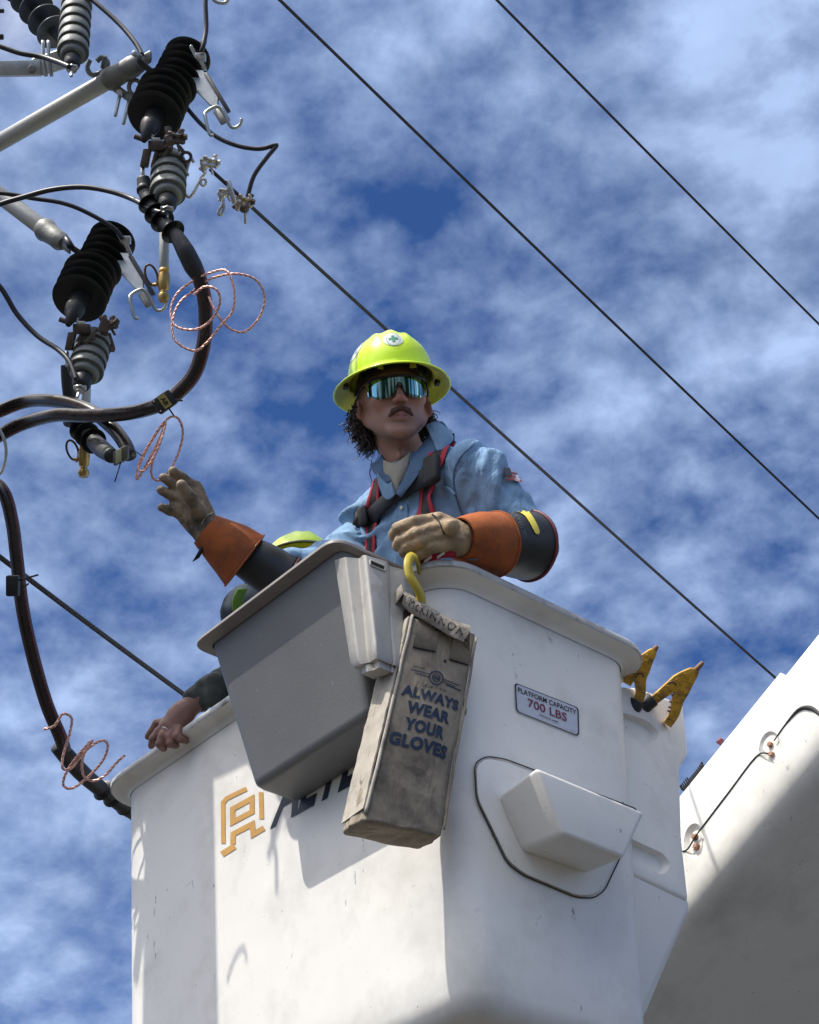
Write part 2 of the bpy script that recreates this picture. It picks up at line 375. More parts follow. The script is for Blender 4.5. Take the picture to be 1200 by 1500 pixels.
M_hold = mat('cream_plastic', (.40, .385, .355), .5, var=.12, scale=9, dirt=(.22, .20, .18), dscale=14, dlo=.5, dhi=.8, bump=.15)
M_canvas = mat('dirty_canvas', (.33, .275, .205), .85, var=.16, scale=9, bump=.4, bscale=600, dirt=(.10, .082, .062), dscale=8, dlo=.46, dhi=.74, specks=[((.05, .045, .04), 50, .7, (1, 1, 1))], bdist=.001, wrinkle=(14, .9, (1, 1, .5)))
M_canvasl = mat('canvas_binding', (.40, .36, .30), .85, var=.2, scale=18, bump=.4, bscale=300, dirt=(.13, .11, .09), dscale=22, dlo=.55, dhi=.75)
M_canvasb = mat('canvas_flap', (.27, .24, .20), .85, var=.25, scale=22, bump=.6, bscale=200, dirt=(.06, .052, .045), dscale=26, dlo=.5, dhi=.72, wrinkle=(24, .35, (1, 1, 1)))
M_dark = mat('opening_shade', (.02, .012, .008), .9)  # near-black colour stands in for the shade inside openings
M_inkblue = mat('blue_ink', (.018, .036, .075), .8, var=.25, scale=60)
M_ink = mat('black_ink', (.02, .02, .022), .7, var=.3, scale=80)
M_inkred = mat('red_ink', (.19, .015, .05), .6)
M_sign = mat('sign_vinyl', (.50, .53, .60), .5, var=.04)
M_orangelogo = mat('orange_vinyl', (.55, .30, .07), .5, var=.1, scale=20)
M_navy = mat('navy_vinyl', (.02, .03, .045), .5, var=.2)
M_seam = mat('black_sealant', (.03, .03, .03), .7, var=.3, scale=60)
M_yellow = mat('yellow_plastic', (.60, .33, .03), .45, var=.2, scale=20, dirt=(.16, .09, .03), dscale=24, dlo=.5, dhi=.68)
M_yellow2 = mat('yellow_hook_plastic', (.48, .37, .03), .5, var=.15, scale=20)
M_blackrub = mat('black_rubber', (.014, .014, .015), .5, var=.2, scale=20, bump=.15, bscale=120)
M_epdm = mat('black_shed_rubber', (.012, .013, .015), .38, var=.25, scale=20)
M_gray = mat('gray_polymer', (.165, .175, .165), .5, var=.1, scale=14, dirt=(.11, .115, .10), dscale=20, dlo=.5, dhi=.8)
M_slate = mat('slate_porcelain', (.055, .065, .075), .35, var=.2, scale=12)
M_galv = mat('galvanised_steel', (.44, .46, .46), .42, metal=.75, var=.2, scale=30, bump=.2, bscale=90)
M_cast = mat('cast_aluminium', (.24, .24, .225), .55, metal=.5, var=.22, scale=25, bump=.35, bscale=70)
M_bolt = mat('copper_coloured_bolt', (.34, .19, .12), .45, metal=.5, var=.3, scale=40)
M_tin = mat('tinned_bronze', (.60, .59, .56), .32, metal=.8, var=.35, scale=50)
M_bronze = mat('weathered_bronze', (.11, .085, .07), .5, metal=.6, var=.35, scale=40)
M_brass = mat('brass', (.42, .28, .10), .38, metal=.8, var=.3, scale=40)
M_copper = mat('copper_wire', (.62, .32, .25), .35, metal=.7, var=.3, scale=60)
M_armtube = mat('fibreglass_arm', (.42, .42, .40), .4, var=.06, scale=8, bump=.1)
M_tubeg = mat('fuse_tube_gray', (.36, .38, .38), .4, var=.08)
M_alwire = mat('aluminium_conductor', (.055, .055, .06), .6, metal=.3, var=.1, scale=20)
M_wood = mat('pole_wood', (.16, .12, .085), .9, var=.35, scale=5, stretch=(8, 8, .6), bump=.6, bscale=14)
M_ground = mat('gravel_yard', (.048, .046, .042), .95, var=.2, scale=.8, bump=.5, bscale=20)
# ------------------------------------------------------------------ setting
g = [(math.cos(a)*1500, math.sin(a)*1500, 0) for a in np.linspace(0, 2*math.pi, 64, endpoint=False)]
gr = build('ground', (g, [tuple(range(64))]), M_ground, smooth=False, origin=(0, 0, 0)); gr['kind'] = 'structure'

# ------------------------------------------------------------------ bucket
def rrect(ins, z, rad, n=7, du=0.0, bulge=0.0):
    u0, u1, v0, v1 = ins, BL-ins, ins, BW-ins; o = []
    for (cu_, cv, a0) in ((u1-rad, v1-rad, 0), (u0+rad, v1-rad, 90), (u0+rad, v0+rad, 180), (u1-rad, v0+rad, 270)):
        for t in np.linspace(0, 90, n): a = math.radians(a0+t); o.append((cu_+rad*math.cos(a), cv+rad*math.sin(a)))
    # subdivide the long sides so the shell can bow very slightly
    res = []
    for i in range(len(o)):
        p, q = o[i], o[(i+1) % len(o)]; L = math.hypot(q[0]-p[0], q[1]-p[1]); k = 8 if L > .15 else 1
        for j in range(k): res.append((p[0]+(q[0]-p[0])*j/k, p[1]+(q[1]-p[1])*j/k))
    return [W(u, v, z) for (u, v) in res]
bucket = thing('bucket', 'large white two-man lift bucket with worn gray rim and orange logo', 'bucket', W(BL/2, BW/2, -BH))
RR = 0.125
prof = [(.10, -.98, .08), (.062, -.03, .10), (.05, -.002, .11), (.0, 0.0, RR)]
lp = []
# body outside
for t in np.linspace(0, 1, 14):
    z = -.045-(BH-.045-.055)*t; ins = OV+TP*(z/-BH); lp.append(rrect(ins, z, .10-.015*t))
for a in np.linspace(0, 90, 6)[1:]:
    aa = math.radians(a); lp.append(rrect(OV+TP+.055*(1-math.cos(aa)), -BH+.055*(1-math.sin(aa)), .085))
lp.append(rrect(OV+TP+.075, -BH, .08)); lp.append(rrect(OV+TP+.085, -BH+.008, .08)); 
ins_ = OV+TP+.085
body = loft(lp, False, True)
# inside: rim -> inner wall -> inner floor
li = [rrect(.062, -.012, .10), rrect(.066, -.10, .10), rrect(.125, -.94, .08), rrect(.15, -.98, .06)]
inner = loft(li, False, True)
build('shell', join(body, inner), M_white, bucket, auto=50)
rimp = [rrect(.062, -.012, .10), rrect(.060, -.001, .10), rrect(.012, 0.002, RR), rrect(.003, -.001, RR), rrect(0, -.006, RR), rrect(0, -.019, RR), rrect(.003, -.023, RR),
        rrect(.028, -.026, .115), rrect(.042, -.031, .105), rrect(.0505, -.0455, .10)]
rm = loft(rimp, False, False)
nv = len(rimp[0])
mr = build('rim', rm, [M_rim, M_white], bucket, auto=40)
for i, pl in enumerate(mr.data.polygons):
    if i >= 6*nv: pl.material_index = 1

# moulded step with its cover plate on the short side
o1 = [(697, 1122), (712, 1111), (738, 1115), (928, 1187), (933, 1196), (882, 1302), (868, 1312), (845, 1312), (768, 1280), (745, 1262), (700, 1170)]
pl0 = rounded([RF(x, y, 0.001) for x, y in o1], .02); pl1 = rounded([RF(x, y, .010) for x, y in o1], .02)
c0 = sum(pl1)/len(pl1)
sp = [RF(x, y, 0.0) for x, y in o1]; 
seam = rounded([RF(x, y, 0.001) for x, y in [(694, 1119), (711, 1108), (739, 1112), (931, 1185), (936, 1197), (885, 1305), (869, 1316), (843, 1315), (766, 1283), (742, 1265), (697, 1172)]], .02)
step = build('step_plate', loft([pl0, [p+(c0-p)*.004 for p in pl1], [c0+(p-c0)*.985 + _nr*.002 for p in pl1]], True, True), M_white, bucket, auto=45)
build('sealant_bead', tube([p+_nr*.002 for p in seam], .0016, 6, closed=True), M_seam, bucket)
SO = .165
baseq = [RF(727, 1166, .006), RF(762, 1247, .006), RF(856, 1280, .006), RF(880, 1215, .006)]
# outer face found on a plane SO in front of the wall
outq = [RF(786, 1122, SO), RF(826, 1223, SO), RF(915, 1258, SO), RF(945, 1188, SO)]
baseq[3] = baseq[0]+(outq[3]-outq[0])*1.15
stp = hexa(baseq, outq, .013, 4)
build('step', stp, M_white, bucket, auto=45)
lip = [RF(793, 1130, SO*1.02), RF(816, 1129, SO*1.0), RF(862, 1149, SO), RF(931, 1187, SO*1.02)]

# capacity sign
sq = [RF(755, 1042, .0015), RF(848, 1079, .0015), RF(847, 1037, .0015), RF(753, 1000, .0015)]
f0 = quadmap(sq)
def fo(k): return lambda s, t: f0(s, t)+_nr*k
sg = [f0(0, 0), f0(1, 0), f0(1, 1), f0(0, 1)]
sgr = rounded(sg, .012); c_ = sum(sgr)/len(sgr)
sign = build('capacity_sign', loft([sgr, [p+_nr*.0015 for p in sgr]]), M_sign, bucket, smooth=False); sign['label'] = 'white capacity decal reading 700 LBS'
ri = [c_+(p-c_)*np.array(.955)+_nr*.002 for p in sgr]; ro_ = [p+_nr*.002 for p in sgr]
build('border', loft([ro_, ri], False, False), M_ink, sign, smooth=False)
for s, bx, bo, m_ in (("PLATFORM CAPACITY", (.045, .70, .955, .875), .012, M_ink), ("700 LBS", (.19, .33, .80, .62), .012, M_inkred), ("WITHOUT LINER", (.36, .155, .66, .225), .01, M_ink), ("300-31", (.85, .07, .93, .10), 0, M_ink)):
    build('lettering', lettering(s, fo(.003), bx, bo), m_, sign, smooth=False)

# maker's logo on the long side
def stroke(px, w, closed=False):
    """one flat mitred stroke on the long face, px polyline, half width in px"""
    p = [np.array(q, float) for q in px]; n_ = len(p); Lf = []; Rt = []
    for i in range(n_):
        a = p[i-1] if (i or closed) else None; c_ = p[(i+1) % n_] if (i < n_-1 or closed) else None
        d1 = unit(p[i]-a) if a is not None else unit(c_-p[i]); d2 = unit(c_-p[i]) if c_ is not None else d1
        n1 = np.array([-d1[1], d1[0]]); n2 = np.array([-d2[1], d2[0]]); m_ = unit(n1+n2); m_ = m_*w/max(m_@n1, .4)
        Lf.append(LF(*(p[i]+m_), .0014)); Rt.append(LF(*(p[i]-m_), .0014))
    m2 = n_ if closed else n_-1
    return [(Lf+Rt, [(k, (k+1) % n_, n_+(k+1) % n_, n_+k) for k in range(m2)])]
def cpx(l, ox=300, oy=1130, s=5.4545): return [(ox+x/s, oy+y/s) for x, y in l]
gs = []
gs += stroke(cpx([(148, 575), (146, 250), (175, 215), (335, 137)]), 3.2)
gs += stroke(cpx([(222, 300), (376, 215), (378, 322), (222, 405)]), 3.7, True)
gs += stroke(cpx([(448, 165), (455, 380)]), 3.3)
gs += stroke(cpx([(224, 580), (226, 500), (380, 420), (386, 503), (474, 450)]), 3.8)
gs += stroke(cpx([(136, 662), (240, 596)]), 4.4)
logo = build('maker_logo', join(*gs), M_orangelogo, bucket, smooth=False)
lq = [LF(395, 1216, .0014), LF(560, 1127, .0014), LF(585, 1030, .0014), LF(420, 1119, .0014)]
build('lettering', lettering('ALTEC', quadmap(lq), (0, 0, 1, 1), .03, 1.0), M_navy, logo, smooth=False)

# ------------------------------------------------------------------ gray tool bin hanging on the long side
tb = thing('tool_bin', 'gray tapered plastic tool bin hung on the long side of the bucket', 'tool bin', W(.45, -.1, -.4))
TLp = hit(308, 922, W(0, -.205, .0), Z_); 
def binloop(uo, ul, vo, vi, z, r):
    q = [W(ul, vi, z), W(ul, vo, z), W(uo, vo, z), W(uo, vi, z)]; return rounded(q, [r*.6, r, r, r*.6], 6)
def loc(p): p = np.asarray(p)-NC; return p@A_, p@B_, p[2]
VF = -.185; VB = -.07
uTL = loc(hit(308, 925, W(0, VF, 0), B_)); uTR = loc(hit(500, 842, W(0, VF, 0), B_)); 
uBL = loc(hit(367, 1155, W(0, VB, 0), B_)); uBR = loc(hit(541, 1063, W(0, VB, 0), B_))
print('BIN', uTL, uTR, uBL, uBR)
Hb = uBL[2]
lps = []
for t in np.linspace(0, 1, 8):
    ul = uTL[0]+(uBL[0]-uTL[0])*t; ur = uTR[0]+(uBR[0]-uTR[0])*t; vo = VF+(VB-VF)*t; z = (Hb+.02)*t
    lps.append(binloop(ur, ul, vo, .035+.03*t, z, .03))
for a in (30, 60, 90):
    aa = math.radians(a); i_ = .022*(1-math.cos(aa)); lps.append(binloop(uBR[0]+i_, uBL[0]-i_, VB+i_, .065, Hb+.02-.022*math.sin(aa), .03))
lin = [binloop(uTR[0]+.006, uTL[0]-.006, VF+.006, .03, 0, .03), binloop(uBR[0]+.01, uBL[0]-.01, VB+.01, .05, Hb+.04, .03)]
build('bin_body', join(loft(lps, False, True), loft(lin, False, True)), M_bin, tb, auto=50)
uo, ul = uTR[0], uTL[0]; e_ = .036
rl = [binloop(uo, ul, VF, .03, 0.004, .03), binloop(uo-e_*.5, ul+e_*.9, VF-e_*.9, .03, .012, .05), binloop(uo-e_*.55, ul+e_, VF-e_, .03, .006, .05), binloop(uo-e_*.55, ul+e_, VF-e_, .03, 0, .05), binloop(uo-.002, ul+.002, VF-.002, .03, -.006, .03)]
build('bin_rim', loft(rl, False, False), M_binrim, tb, auto=50)

# ------------------------------------------------------------------ cream scabbard with a grip slot
hd = thing('tool_scabbard', 'cream plastic ribbed tool scabbard with a grip slot between gray bin and canvas bag', 'tool holder', P(530, 900, 3.8))
D0 = 3.86
def hx(px, py, dz): return P(px, py, D0+dz)
xs = [(489, 821, .05), (505, 816, -.01), (527, 818, .0), (531, 813, -.028), (536, 813, -.035), (568, 823, -.01), (571, 830, .0), (581, 833, .06)]
top = [hx(x, y, z) for x, y, z in xs]
bxs = [(513, 966, -.02), (524, 960, -.08), (540, 957, -.07), (546, 952, -.11), (552, 950, -.12), (572, 960, -.09), (577, 960, -.08), (582, 962, -.02)]
bot = [hx(x, y+6, z-.10) for x, y, z in bxs]
def hl(t):
    f_ = [top[i]+(bot[i]-top[i])*t for i in range(8)]
    b_ = [f_[i]+B_*.055-A_*.0 for i in range(8)][::-1]
    return rounded(f_+b_, .006, 3)
hls = [hl(t) for t in np.linspace(0, 1, 10)]
cc = sum(hls[-1])/len(hls[-1]); hls.append([cc+(p-cc)*.9-Z_*.012 for p in hls[-1]]); 
build('scabbard_body', loft(hls), M_hold, hd, auto=40)
sq = [(543, 827), (561, 831), (562, 838), (543, 834)]
def hsurf(s, t, o):
    a = top[4]+(bot[4]-top[4])*t; b = top[5]+(bot[5]-top[5])*t; n_ = unit(np.cross(b-a, bot[4]-top[4])); n_ = n_ if n_@_F < 0 else -n_
    return a+(b-a)*s+n_*o
sl0 = [(.16, .045), (.86, .062), (.86, .112), (.16, .10)]
fr = rounded([hsurf(s_, t_, .001) for s_, t_ in sl0], .004, 4)
build('grip_slot', tube(fr, .0024, 6, closed=True), M_hold, hd)
build('slot_shade', loft([fr, [p_+(sum(fr)/len(fr)-p_)*.02 for p_ in fr]], True, False), M_dark, hd, smooth=False)  # flat dark patch on the solid face, painted as the slot's shade
bt_ = [p for p in hls[-2]]; cb_ = sum(bt_)/len(bt_)
build('bottom_flange', loft([[cb_+(p-cb_)*.72-Z_*.012 for p in bt_], [cb_+(p-cb_)*.68-Z_*.03 for p in bt_]]), M_hold, hd, auto=40)

# ------------------------------------------------------------------ canvas glove bag
bag = thing('glove_bag', 'dirty canvas glove bag reading ALWAYS WEAR YOUR GLOVES, hung on the bucket corner', 'glove bag', P(600, 1000, 3.6))
T0 = P(603, 905, 3.76); T1 = P(534, 1196, 3.44); wd = unit(np.array([.86, .51, 0])); 
dn = unit(T1-T0); LBg = np.linalg.norm(T1-T0); nb = unit(np.cross(dn, wd)); nb = nb if nb@_F < 0 else -nb   # text-face normal, to the viewer
td = -nb; Wb = .176; Tb = .105
print('BAG', LBg, dn, nb)
def bagpt(s, t, side=0.0):
    """s across 0..1 on the front, t down 0..1"""
    w_ = Wb*(1+.10*t); bul = .012*math.sin(math.pi*min(max(s, 0), 1))*(.35+.8*math.sin(math.pi*min(t*.9+.08, 1)))
    cr = .0042*float(vnoise(np.array([[s*3.1, t*9.0, .3]]), 3)[0])+.0016*float(vnoise(np.array([[s*9, t*16, 1.3]]), 5)[0])
    return T0+wd*(s-.0)*w_+dn*LBg*t+nb*(bul+cr)
def bagloop(t):
    o = []; w_ = Wb*(1+.10*t); tk = Tb*(1-.25*max(0, .2-t)/.2)
    for s in np.linspace(0.03, .97, 15): o.append(bagpt(s, t))
    base = T0+dn*LBg*t
    def n_(x, sd): return .0035*float(vnoise(np.array([[x*6, t*13, sd]]), 7)[0])
    for s in np.linspace(.10, .92, 7): o.append(base+wd*(w_+n_(s, 1)+.004*math.sin(math.pi*s))+td*(tk*s))
    for s in np.linspace(.97, .03, 9): o.append(base+wd*w_*s+td*(tk+n_(s, 2)))
    for s in np.linspace(.92, .10, 7): o.append(base+wd*(-.003+n_(s, 3)-.004*math.sin(math.pi*s))+td*(tk*s))
    return o
bl = [bagloop(t) for t in np.linspace(0, 1, 40)]
cc = sum(bl[-1])/len(bl[-1])
for k, (f_, dz) in enumerate(((.996, .004), (.97, .007), (.8, .010), (.4, .008), (.1, .006))): bl.append([cc+(p-cc)*f_+dn*dz+nb*.002*math.sin(i*.9+k) for i, p in enumerate(bl[-1] if False else [cc+(q-cc) for q in bl[39]])])
build('canvas_body', loft(bl, False, True), M_canvas, bag, auto=60)
build('inside', loft([[ (sum(bl[0])/len(bl[0]))+(p-sum(bl[0])/len(bl[0]))*.97+dn*.0 for p in bl[0]], [(sum(bl[2])/len(bl[2]))+(p-sum(bl[2])/len(bl[2]))*.9+dn*.02 for p in bl[2]]], False, True), M_dark, bag)  # dark sheet just below the bag's top, interior shade put into its colour
# piping along the front-left edge and left panel binding
ed = [bagpt(.0, t)+nb*.003 for t in np.linspace(-.012, .985, 40)]
build('piping', tube(ed, .0042, 7), M_canvasl, bag)
sidep = [[T0+dn*LBg*t+wd*(-.0045+.0018*float(vnoise(np.array([[t*14, j*.7, 2.]]), 9)[0]))+td*(Tb*s) for s in np.linspace(.0, .98, 6)] for j, t in enumerate(np.linspace(-.006, .965, 40))]
build('side_panel', loft([l+[q-wd*.004+td*0 for q in l[::-1]] for l in sidep]), M_canvasl, bag, auto=60)
for zz in (.022, .078):
    for k in range(26):
        t = .03+.036*k; c_ = T0+dn*LBg*t+wd*(-.0062)+td*(zz); build('stitch', box(c_, dn, td, wd, (.0048, .0008, .0008)), M_ink, bag, smooth=False)
hm = [T0+dn*LBg*.135+wd*(-.006)+td*(Tb*s) for s in np.linspace(.02, .95, 8)]
build('side_hem', tube(hm, .003, 6), M_canvas, bag)
er = [bagpt(1.0, t)+nb*.002 for t in np.linspace(.02, .985, 40)]
build('piping', tube(er, .0032, 6), M_canvas, bag)
hem = [bagpt(s, .135)+nb*.003 for s in np.linspace(-.35, 0, 3)]
def strip(s0, s1, t0, t1, k=.0025, n=8):
    a = [bagpt(s, t0)+nb*k for s in np.linspace(s0, s1, n)]; b = [bagpt(s, t1)+nb*k for s in np.linspace(s0, s1, n)]
    a2 = [p-nb*.003 for p in a]; b2 = [p-nb*.003 for p in b]
    return loft([a, b, b2, a2, a], False, False, False)
build('belt_loop', strip(.10, .42, .03, .155), M_canvas, bag); build('belt_loop', strip(.64, .94, .05, .175), M_canvas, bag)
build('stitching', strip(.10, .42, .153, .158, .004), M_ink, bag); build('stitching', strip(.64, .94, .173, .178, .004), M_ink, bag)
build('rivet', lathe(bagpt(.58, .19)-nb*.002, nb, [(0, .004), (.004, .004), (.005, .002)], 10), M_ink, bag)
bf = lambda s, t: bagpt(s, 1-t)+nb*.0016      # t up
for s, bx in (("ALWAYS", (.08, .590, .90, .645)), ("WEAR", (.19, .510, .80, .570)), ("YOUR", (.21, .428, .76, .490)), ("GLOVES", (.06, .345, .86, .408))):
    x0, y0, x1, y1 = bx
    V, Fc = textgeo(s, .05, 1.08)
    # the print drops a little to the right of the cloth's own axis
    build('lettering', ([bf(x0+(x1-x0)*v[0], y0+(y1-y0)*v[1]+.004-.018*(x0+(x1-x0)*v[0])) for v in V], Fc), M_inkblue, bag, smooth=False)
build('lettering', lettering("2226-T-116", bf, (.33, .655, .68, .668)), M_ink, bag, smooth=False)
build('lettering', lettering("ESTAB", bf, (.16, .742, .32, .752)), M_ink, bag, smooth=False)
def disc(cs, ct, r, r2, a=LBg/(Wb*1.05)):
    o = [bf(cs+r*math.cos(q), ct+r*math.sin(q)/a) for q in np.linspace(0, 2*math.pi, 28, endpoint=False)]
    i = [bf(cs+r2*math.cos(q), ct+r2*math.sin(q)/a) for q in np.linspace(0, 2*math.pi, 28, endpoint=False)]
    return loft([o, i], False, False)
em = [disc(.50, .712, .105, .088), disc(.50, .712, .06, .048)]
def bar(s0, t0, s1, t1, w_):
    return ([bf(s0, t0-w_), bf(s1, t1-w_), bf(s1, t1+w_), bf(s0, t0+w_)], [(0, 1, 2, 3)])
em += [bar(.14, .731, .40, .723, .0022), bar(.20, .716, .40, .709, .0022), bar(.60, .715, .86, .709, .0022), bar(.60, .702, .80, .697, .0022), bar(.66, .692, .9, .687, .003)]
em += [bar(.44, .712+k, .56, .712+k, .0018) for k in (-.006, 0, .006)]
build('emblem', join(*em), M_inkblue, bag, smooth=False)
# back flap rising behind the mouth, with a handwritten name
fl_t = [(588, 864), (604, 872), (622, 884), (645, 898), (668, 909), (690, 917)]; fl_b = [(589, 884), (603, 898), (620, 907), (640, 919), (660, 931), (679, 940)]
dt = np.linspace(3.80, 3.76, 6)
ft = catmull([P(x, y, d) for (x, y), d in zip(fl_t, dt)], 5); fb = catmull([P(x, y, d-.03) for (x, y), d in zip(fl_b, dt)], 5)
mid = (ft+fb)/2+nb*.012
base_ = catmull([P(x, y, d+.03) for (x, y), d in zip([(570, 935), (592, 935), (615, 940), (640, 945), (665, 950), (688, 955)], dt)], 5)
fl = loft([list(base_), list(ft+td*.004), list(ft), list(mid), list(fb), list(fb+td*.003)], False, False, False)
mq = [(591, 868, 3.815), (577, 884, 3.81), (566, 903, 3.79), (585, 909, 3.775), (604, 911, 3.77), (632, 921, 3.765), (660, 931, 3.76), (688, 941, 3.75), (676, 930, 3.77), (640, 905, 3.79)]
mq_ = [P(*q) for q in mq]; build('mouth_shade', loft([mq_, [q+_F*.004 for q in mq_]]), M_dark, bag, smooth=False)  # dark sheet put in as the shade of the open mouth
build('back_flap', fl, M_canvasb, bag, auto=60)
n_ = len(ft)
def ff(s, t):
    x = s*(n_-1); i = min(int(x), n_-2); k = x-i
    a = ft[i]*(1-k)+ft[i+1]*k; b = fb[i]*(1-k)+fb[i+1]*k; m2 = mid[i]*(1-k)+mid[i+1]*k
    return (b+(m2-b)*(t*2) if t < .5 else m2+(a-m2)*(t-.5)*2)+nb*.002
build('lettering', lettering("McKiNNON", ff, (.12, .16, .92, .62), .0, 1.25), M_ink, bag, smooth=False)
lf = [P(x, y, d) for x, y, d in ((590, 862, 3.80), (573, 885, 3.80), (562, 902, 3.80))]
build('left_gusset', ribbon(catmull(lf, 4), A_*.3+Z_, .032, .003), M_canvasb, bag)
# yellow plastic hook over the rim
hk = [P(x, y, d) for x, y, d in ((616, 842, 3.99), (611, 822, 3.93), (603, 815, 3.86), (598, 824, 3.81), (600, 842, 3.785), (608, 856, 3.78), (616, 872, 3.785), (617, 890, 3.79))]
hp = catmull(hk, 6); Thk = np.gradient(hp, axis=0)
hook = build('hook', ribbon(hp, [unit(np.cross(t_, nb)) for t_ in Thk], [.022]*len(hp), .010), M_yellow2, bag)

# ------------------------------------------------------------------ bucket mount cover behind the short side
mc = thing('mount_cover', 'white moulded cover with oval recesses behind the right side of the bucket', 'mount cover', W(.2, .9, -1.0))
MP = W(.13, 0, 0)
ol = [(900, 1003), (935, 1006), (1003, 1030), (1006, 1062), (1010, 1104), (1004, 1116), (998, 1125), (1001, 1230), (1012, 1332), (975, 1430), (944, 1484), (905, 1530), (885, 1530)]
o_ = [hit(x, y, MP, A_) for x, y in ol]
up_ = [hit(x, y, MP, A_) for x, y in ol[:9]]+[hit(1012, 1330, MP, A_), hit(885, 1275, MP, A_)]
up_ = [hit(x, y, MP, A_) for x, y in ol[:8]]+[hit(1011, 1322, MP, A_), hit(885, 1262, MP, A_)]
lw_t = [up_[-2], up_[-1], up_[-1]+A_*.38, up_[-2]+A_*.38]
lb0 = hit(1000, 1372, MP, A_)+A_*.05; lb1 = hit(944, 1486, MP, A_)+A_*.17; lb2 = hit(885, 1560, MP, A_)+A_*.17
cov = build('cover_shell', hexa(up_, [p+A_*.38 for p in up_], .014, 3), M_white, mc, auto=40)
low = [hit(1011, 1318, MP+A_*.003, A_), hit(1012, 1336, MP+A_*.012, A_), hit(946, 1484, MP+A_*.12, A_), hit(885, 1600, MP+A_*.12, A_), hit(885, 1260, MP+A_*.003, A_)]
build('lower_shell', hexa(low, [low[0]+A_*.37, low[1]+A_*.36, low[2]+A_*.24, low[3]+A_*.24, low[4]+A_*.37], .012, 3), M_white, mc, auto=40)
def oval(pxs, off, r=.03): return rounded([hit(x, y, MP-A_*off, A_) for x, y in pxs], r, 6)
cuts = []
for pxs in ([(905, 1218), (930, 1231), (972, 1250), (983, 1266), (974, 1283), (925, 1264), (895, 1250)], [(895, 1040), (922, 1046), (950, 1056), (968, 1074), (958, 1090), (922, 1080), (895, 1070)]):
    o1_ = oval(pxs, .02); o2_ = oval(pxs, .0); c_ = sum(o2_)/len(o2_)
    cuts.append(loft([[q-A_*.02 for q in o2_], o2_, [c_+(q-c_)*.88+A_*.018 for q in o2_]]))
carve(cov, cuts)

# ------------------------------------------------------------------ boom
bm_ = thing('boom', 'big white box-section boom running up to the right behind the bucket', 'boom', P(1100, 1200, 4.9))
bd = unit(np.array([.62, -.62, .48])); bn1 = unit(np.array([-.72, -.66, .08])); bn2 = unit(np.cross(bd, bn1))
if bn2[2] > 0: bn2 = -bn2
def onb(px, py, o=0.0, P0=None): return hit(px, py, (C0 if P0 is None else P0)+bn1*o, bn1)
C0 = P(1072, 1268, 4.75)                       # on the lower crease of the sunlit face
E0 = onb(1000, 1146); h1 = (E0-C0)@(-bn2)      # height of the sunlit face
U1 = -bn2
wS = 1.0                                        # depth of the underside
def prism(P0, s0, s1, rad, shrink=0.0, tap=0.0):
    ls = []
    for s in np.linspace(s0, s1, 8):
        h_ = h1+tap*s; o = P0+bd*s
        q = [o+U1*shrink-bn1*shrink, o+U1*(h_-shrink)-bn1*shrink, o+U1*(h_-shrink)-bn1*(wS-shrink), o+U1*shrink-bn1*(wS-shrink)]
        ls.append(rounded(q, rad, 6))
    return loft(ls)
sj = (onb(1172, 1018)-C0)@bd
print('BOOM h', h1, 'joint', sj)
ELB = build('elbow_cover', prism(C0, -1.6, sj, [.095, .06, .06, .1]), M_boom, bm_, auto=50)
build('boom_tube', prism(C0, sj-.2, 3.0, [.10, .09, .07, .1], .008, .01), M_boom, bm_, auto=50)
sm_ = catmull([onb(x, y, .0015) for x, y in ((1000, 1247), (1008, 1243), (1024, 1218), (1068, 1160), (1108, 1108), (1126, 1104))], 4)
build('seam_line', tube(sm_, .0026, 6), M_seam, bm_)
sm2 = catmull([onb(x, y, .0015) for x, y in ((1134, 1085), (1150, 1062), (1170, 1040), (1186, 1037), (1200, 1046), (1222, 1070))], 4)
build('seam_line', tube(sm2, [.002, .0026, .006, .008, .005, .005], 6), M_seam, bm_)
for (x, y) in ((1128, 1097), (1017, 1232)):
    c = onb(x, y); ax2 = unit(U1*.55-bd*.55)
    q = unit(onb(x+4, y+26)-onb(x-4, y-26)); q2 = np.cross(q, bn1)
    def lo(r1, r2, o): return [c+q*(r1*math.cos(a))+q2*(r2*math.sin(a))+bn1*o for a in np.linspace(0, 2*math.pi, 24, endpoint=False)]
    carve(ELB, [loft([lo(.060, .041, .03), lo(.060, .041, .0), lo(.045, .027, -.014)])])
    rc = build('bolt_pad', loft([lo(.040, .022, -.0135), lo(.038, .021, -.010), lo(.01, .006, -.010)], False, True), M_boom, bm_, auto=70)
    for k in (-1, 1):
        cb = c+q*k*.017-bn1*.011
        bt = lathe(cb, bn1, [(0, .013), (.003, .013), (.0031, .0095), (.012, .0095), (.014, .007)], 6)
        build('bolt', bt, M_bolt, rc, smooth=False)
# ------------------------------------------------------------------ worker
M_skin = mat('skin', (.36, .20, .15), .5, var=.10, scale=30, bump=.25, bscale=300, bdist=.0008)
M_skin2 = mat('hand_skin', (.23, .115, .085), .5, var=.2, scale=40, bump=.5, bscale=180, bdist=.001)
M_denim = mat('light_blue_chambray', (.205, .345, .52), .85, var=.22, scale=14, bump=.6, bscale=900, bdist=.0008, dirt=(.11, .20, .34), dscale=13, dlo=.5, dhi=.8, wrinkle=(20, .9, (1, 1, .4)))
M_denimd = mat('dark_blue_shirt', (.018, .032, .05), .85, var=.2, scale=12, bump=.3, bscale=500, wrinkle=(10, .5, (1, 1, .5)))
M_denimin = mat('collar_inside', (.075, .14, .24), .85, var=.2, scale=14, bump=.3, bscale=700)
M_tee = mat('cream_tshirt', (.40, .37, .30), .85, var=.12, scale=20, bump=.3, bscale=500)
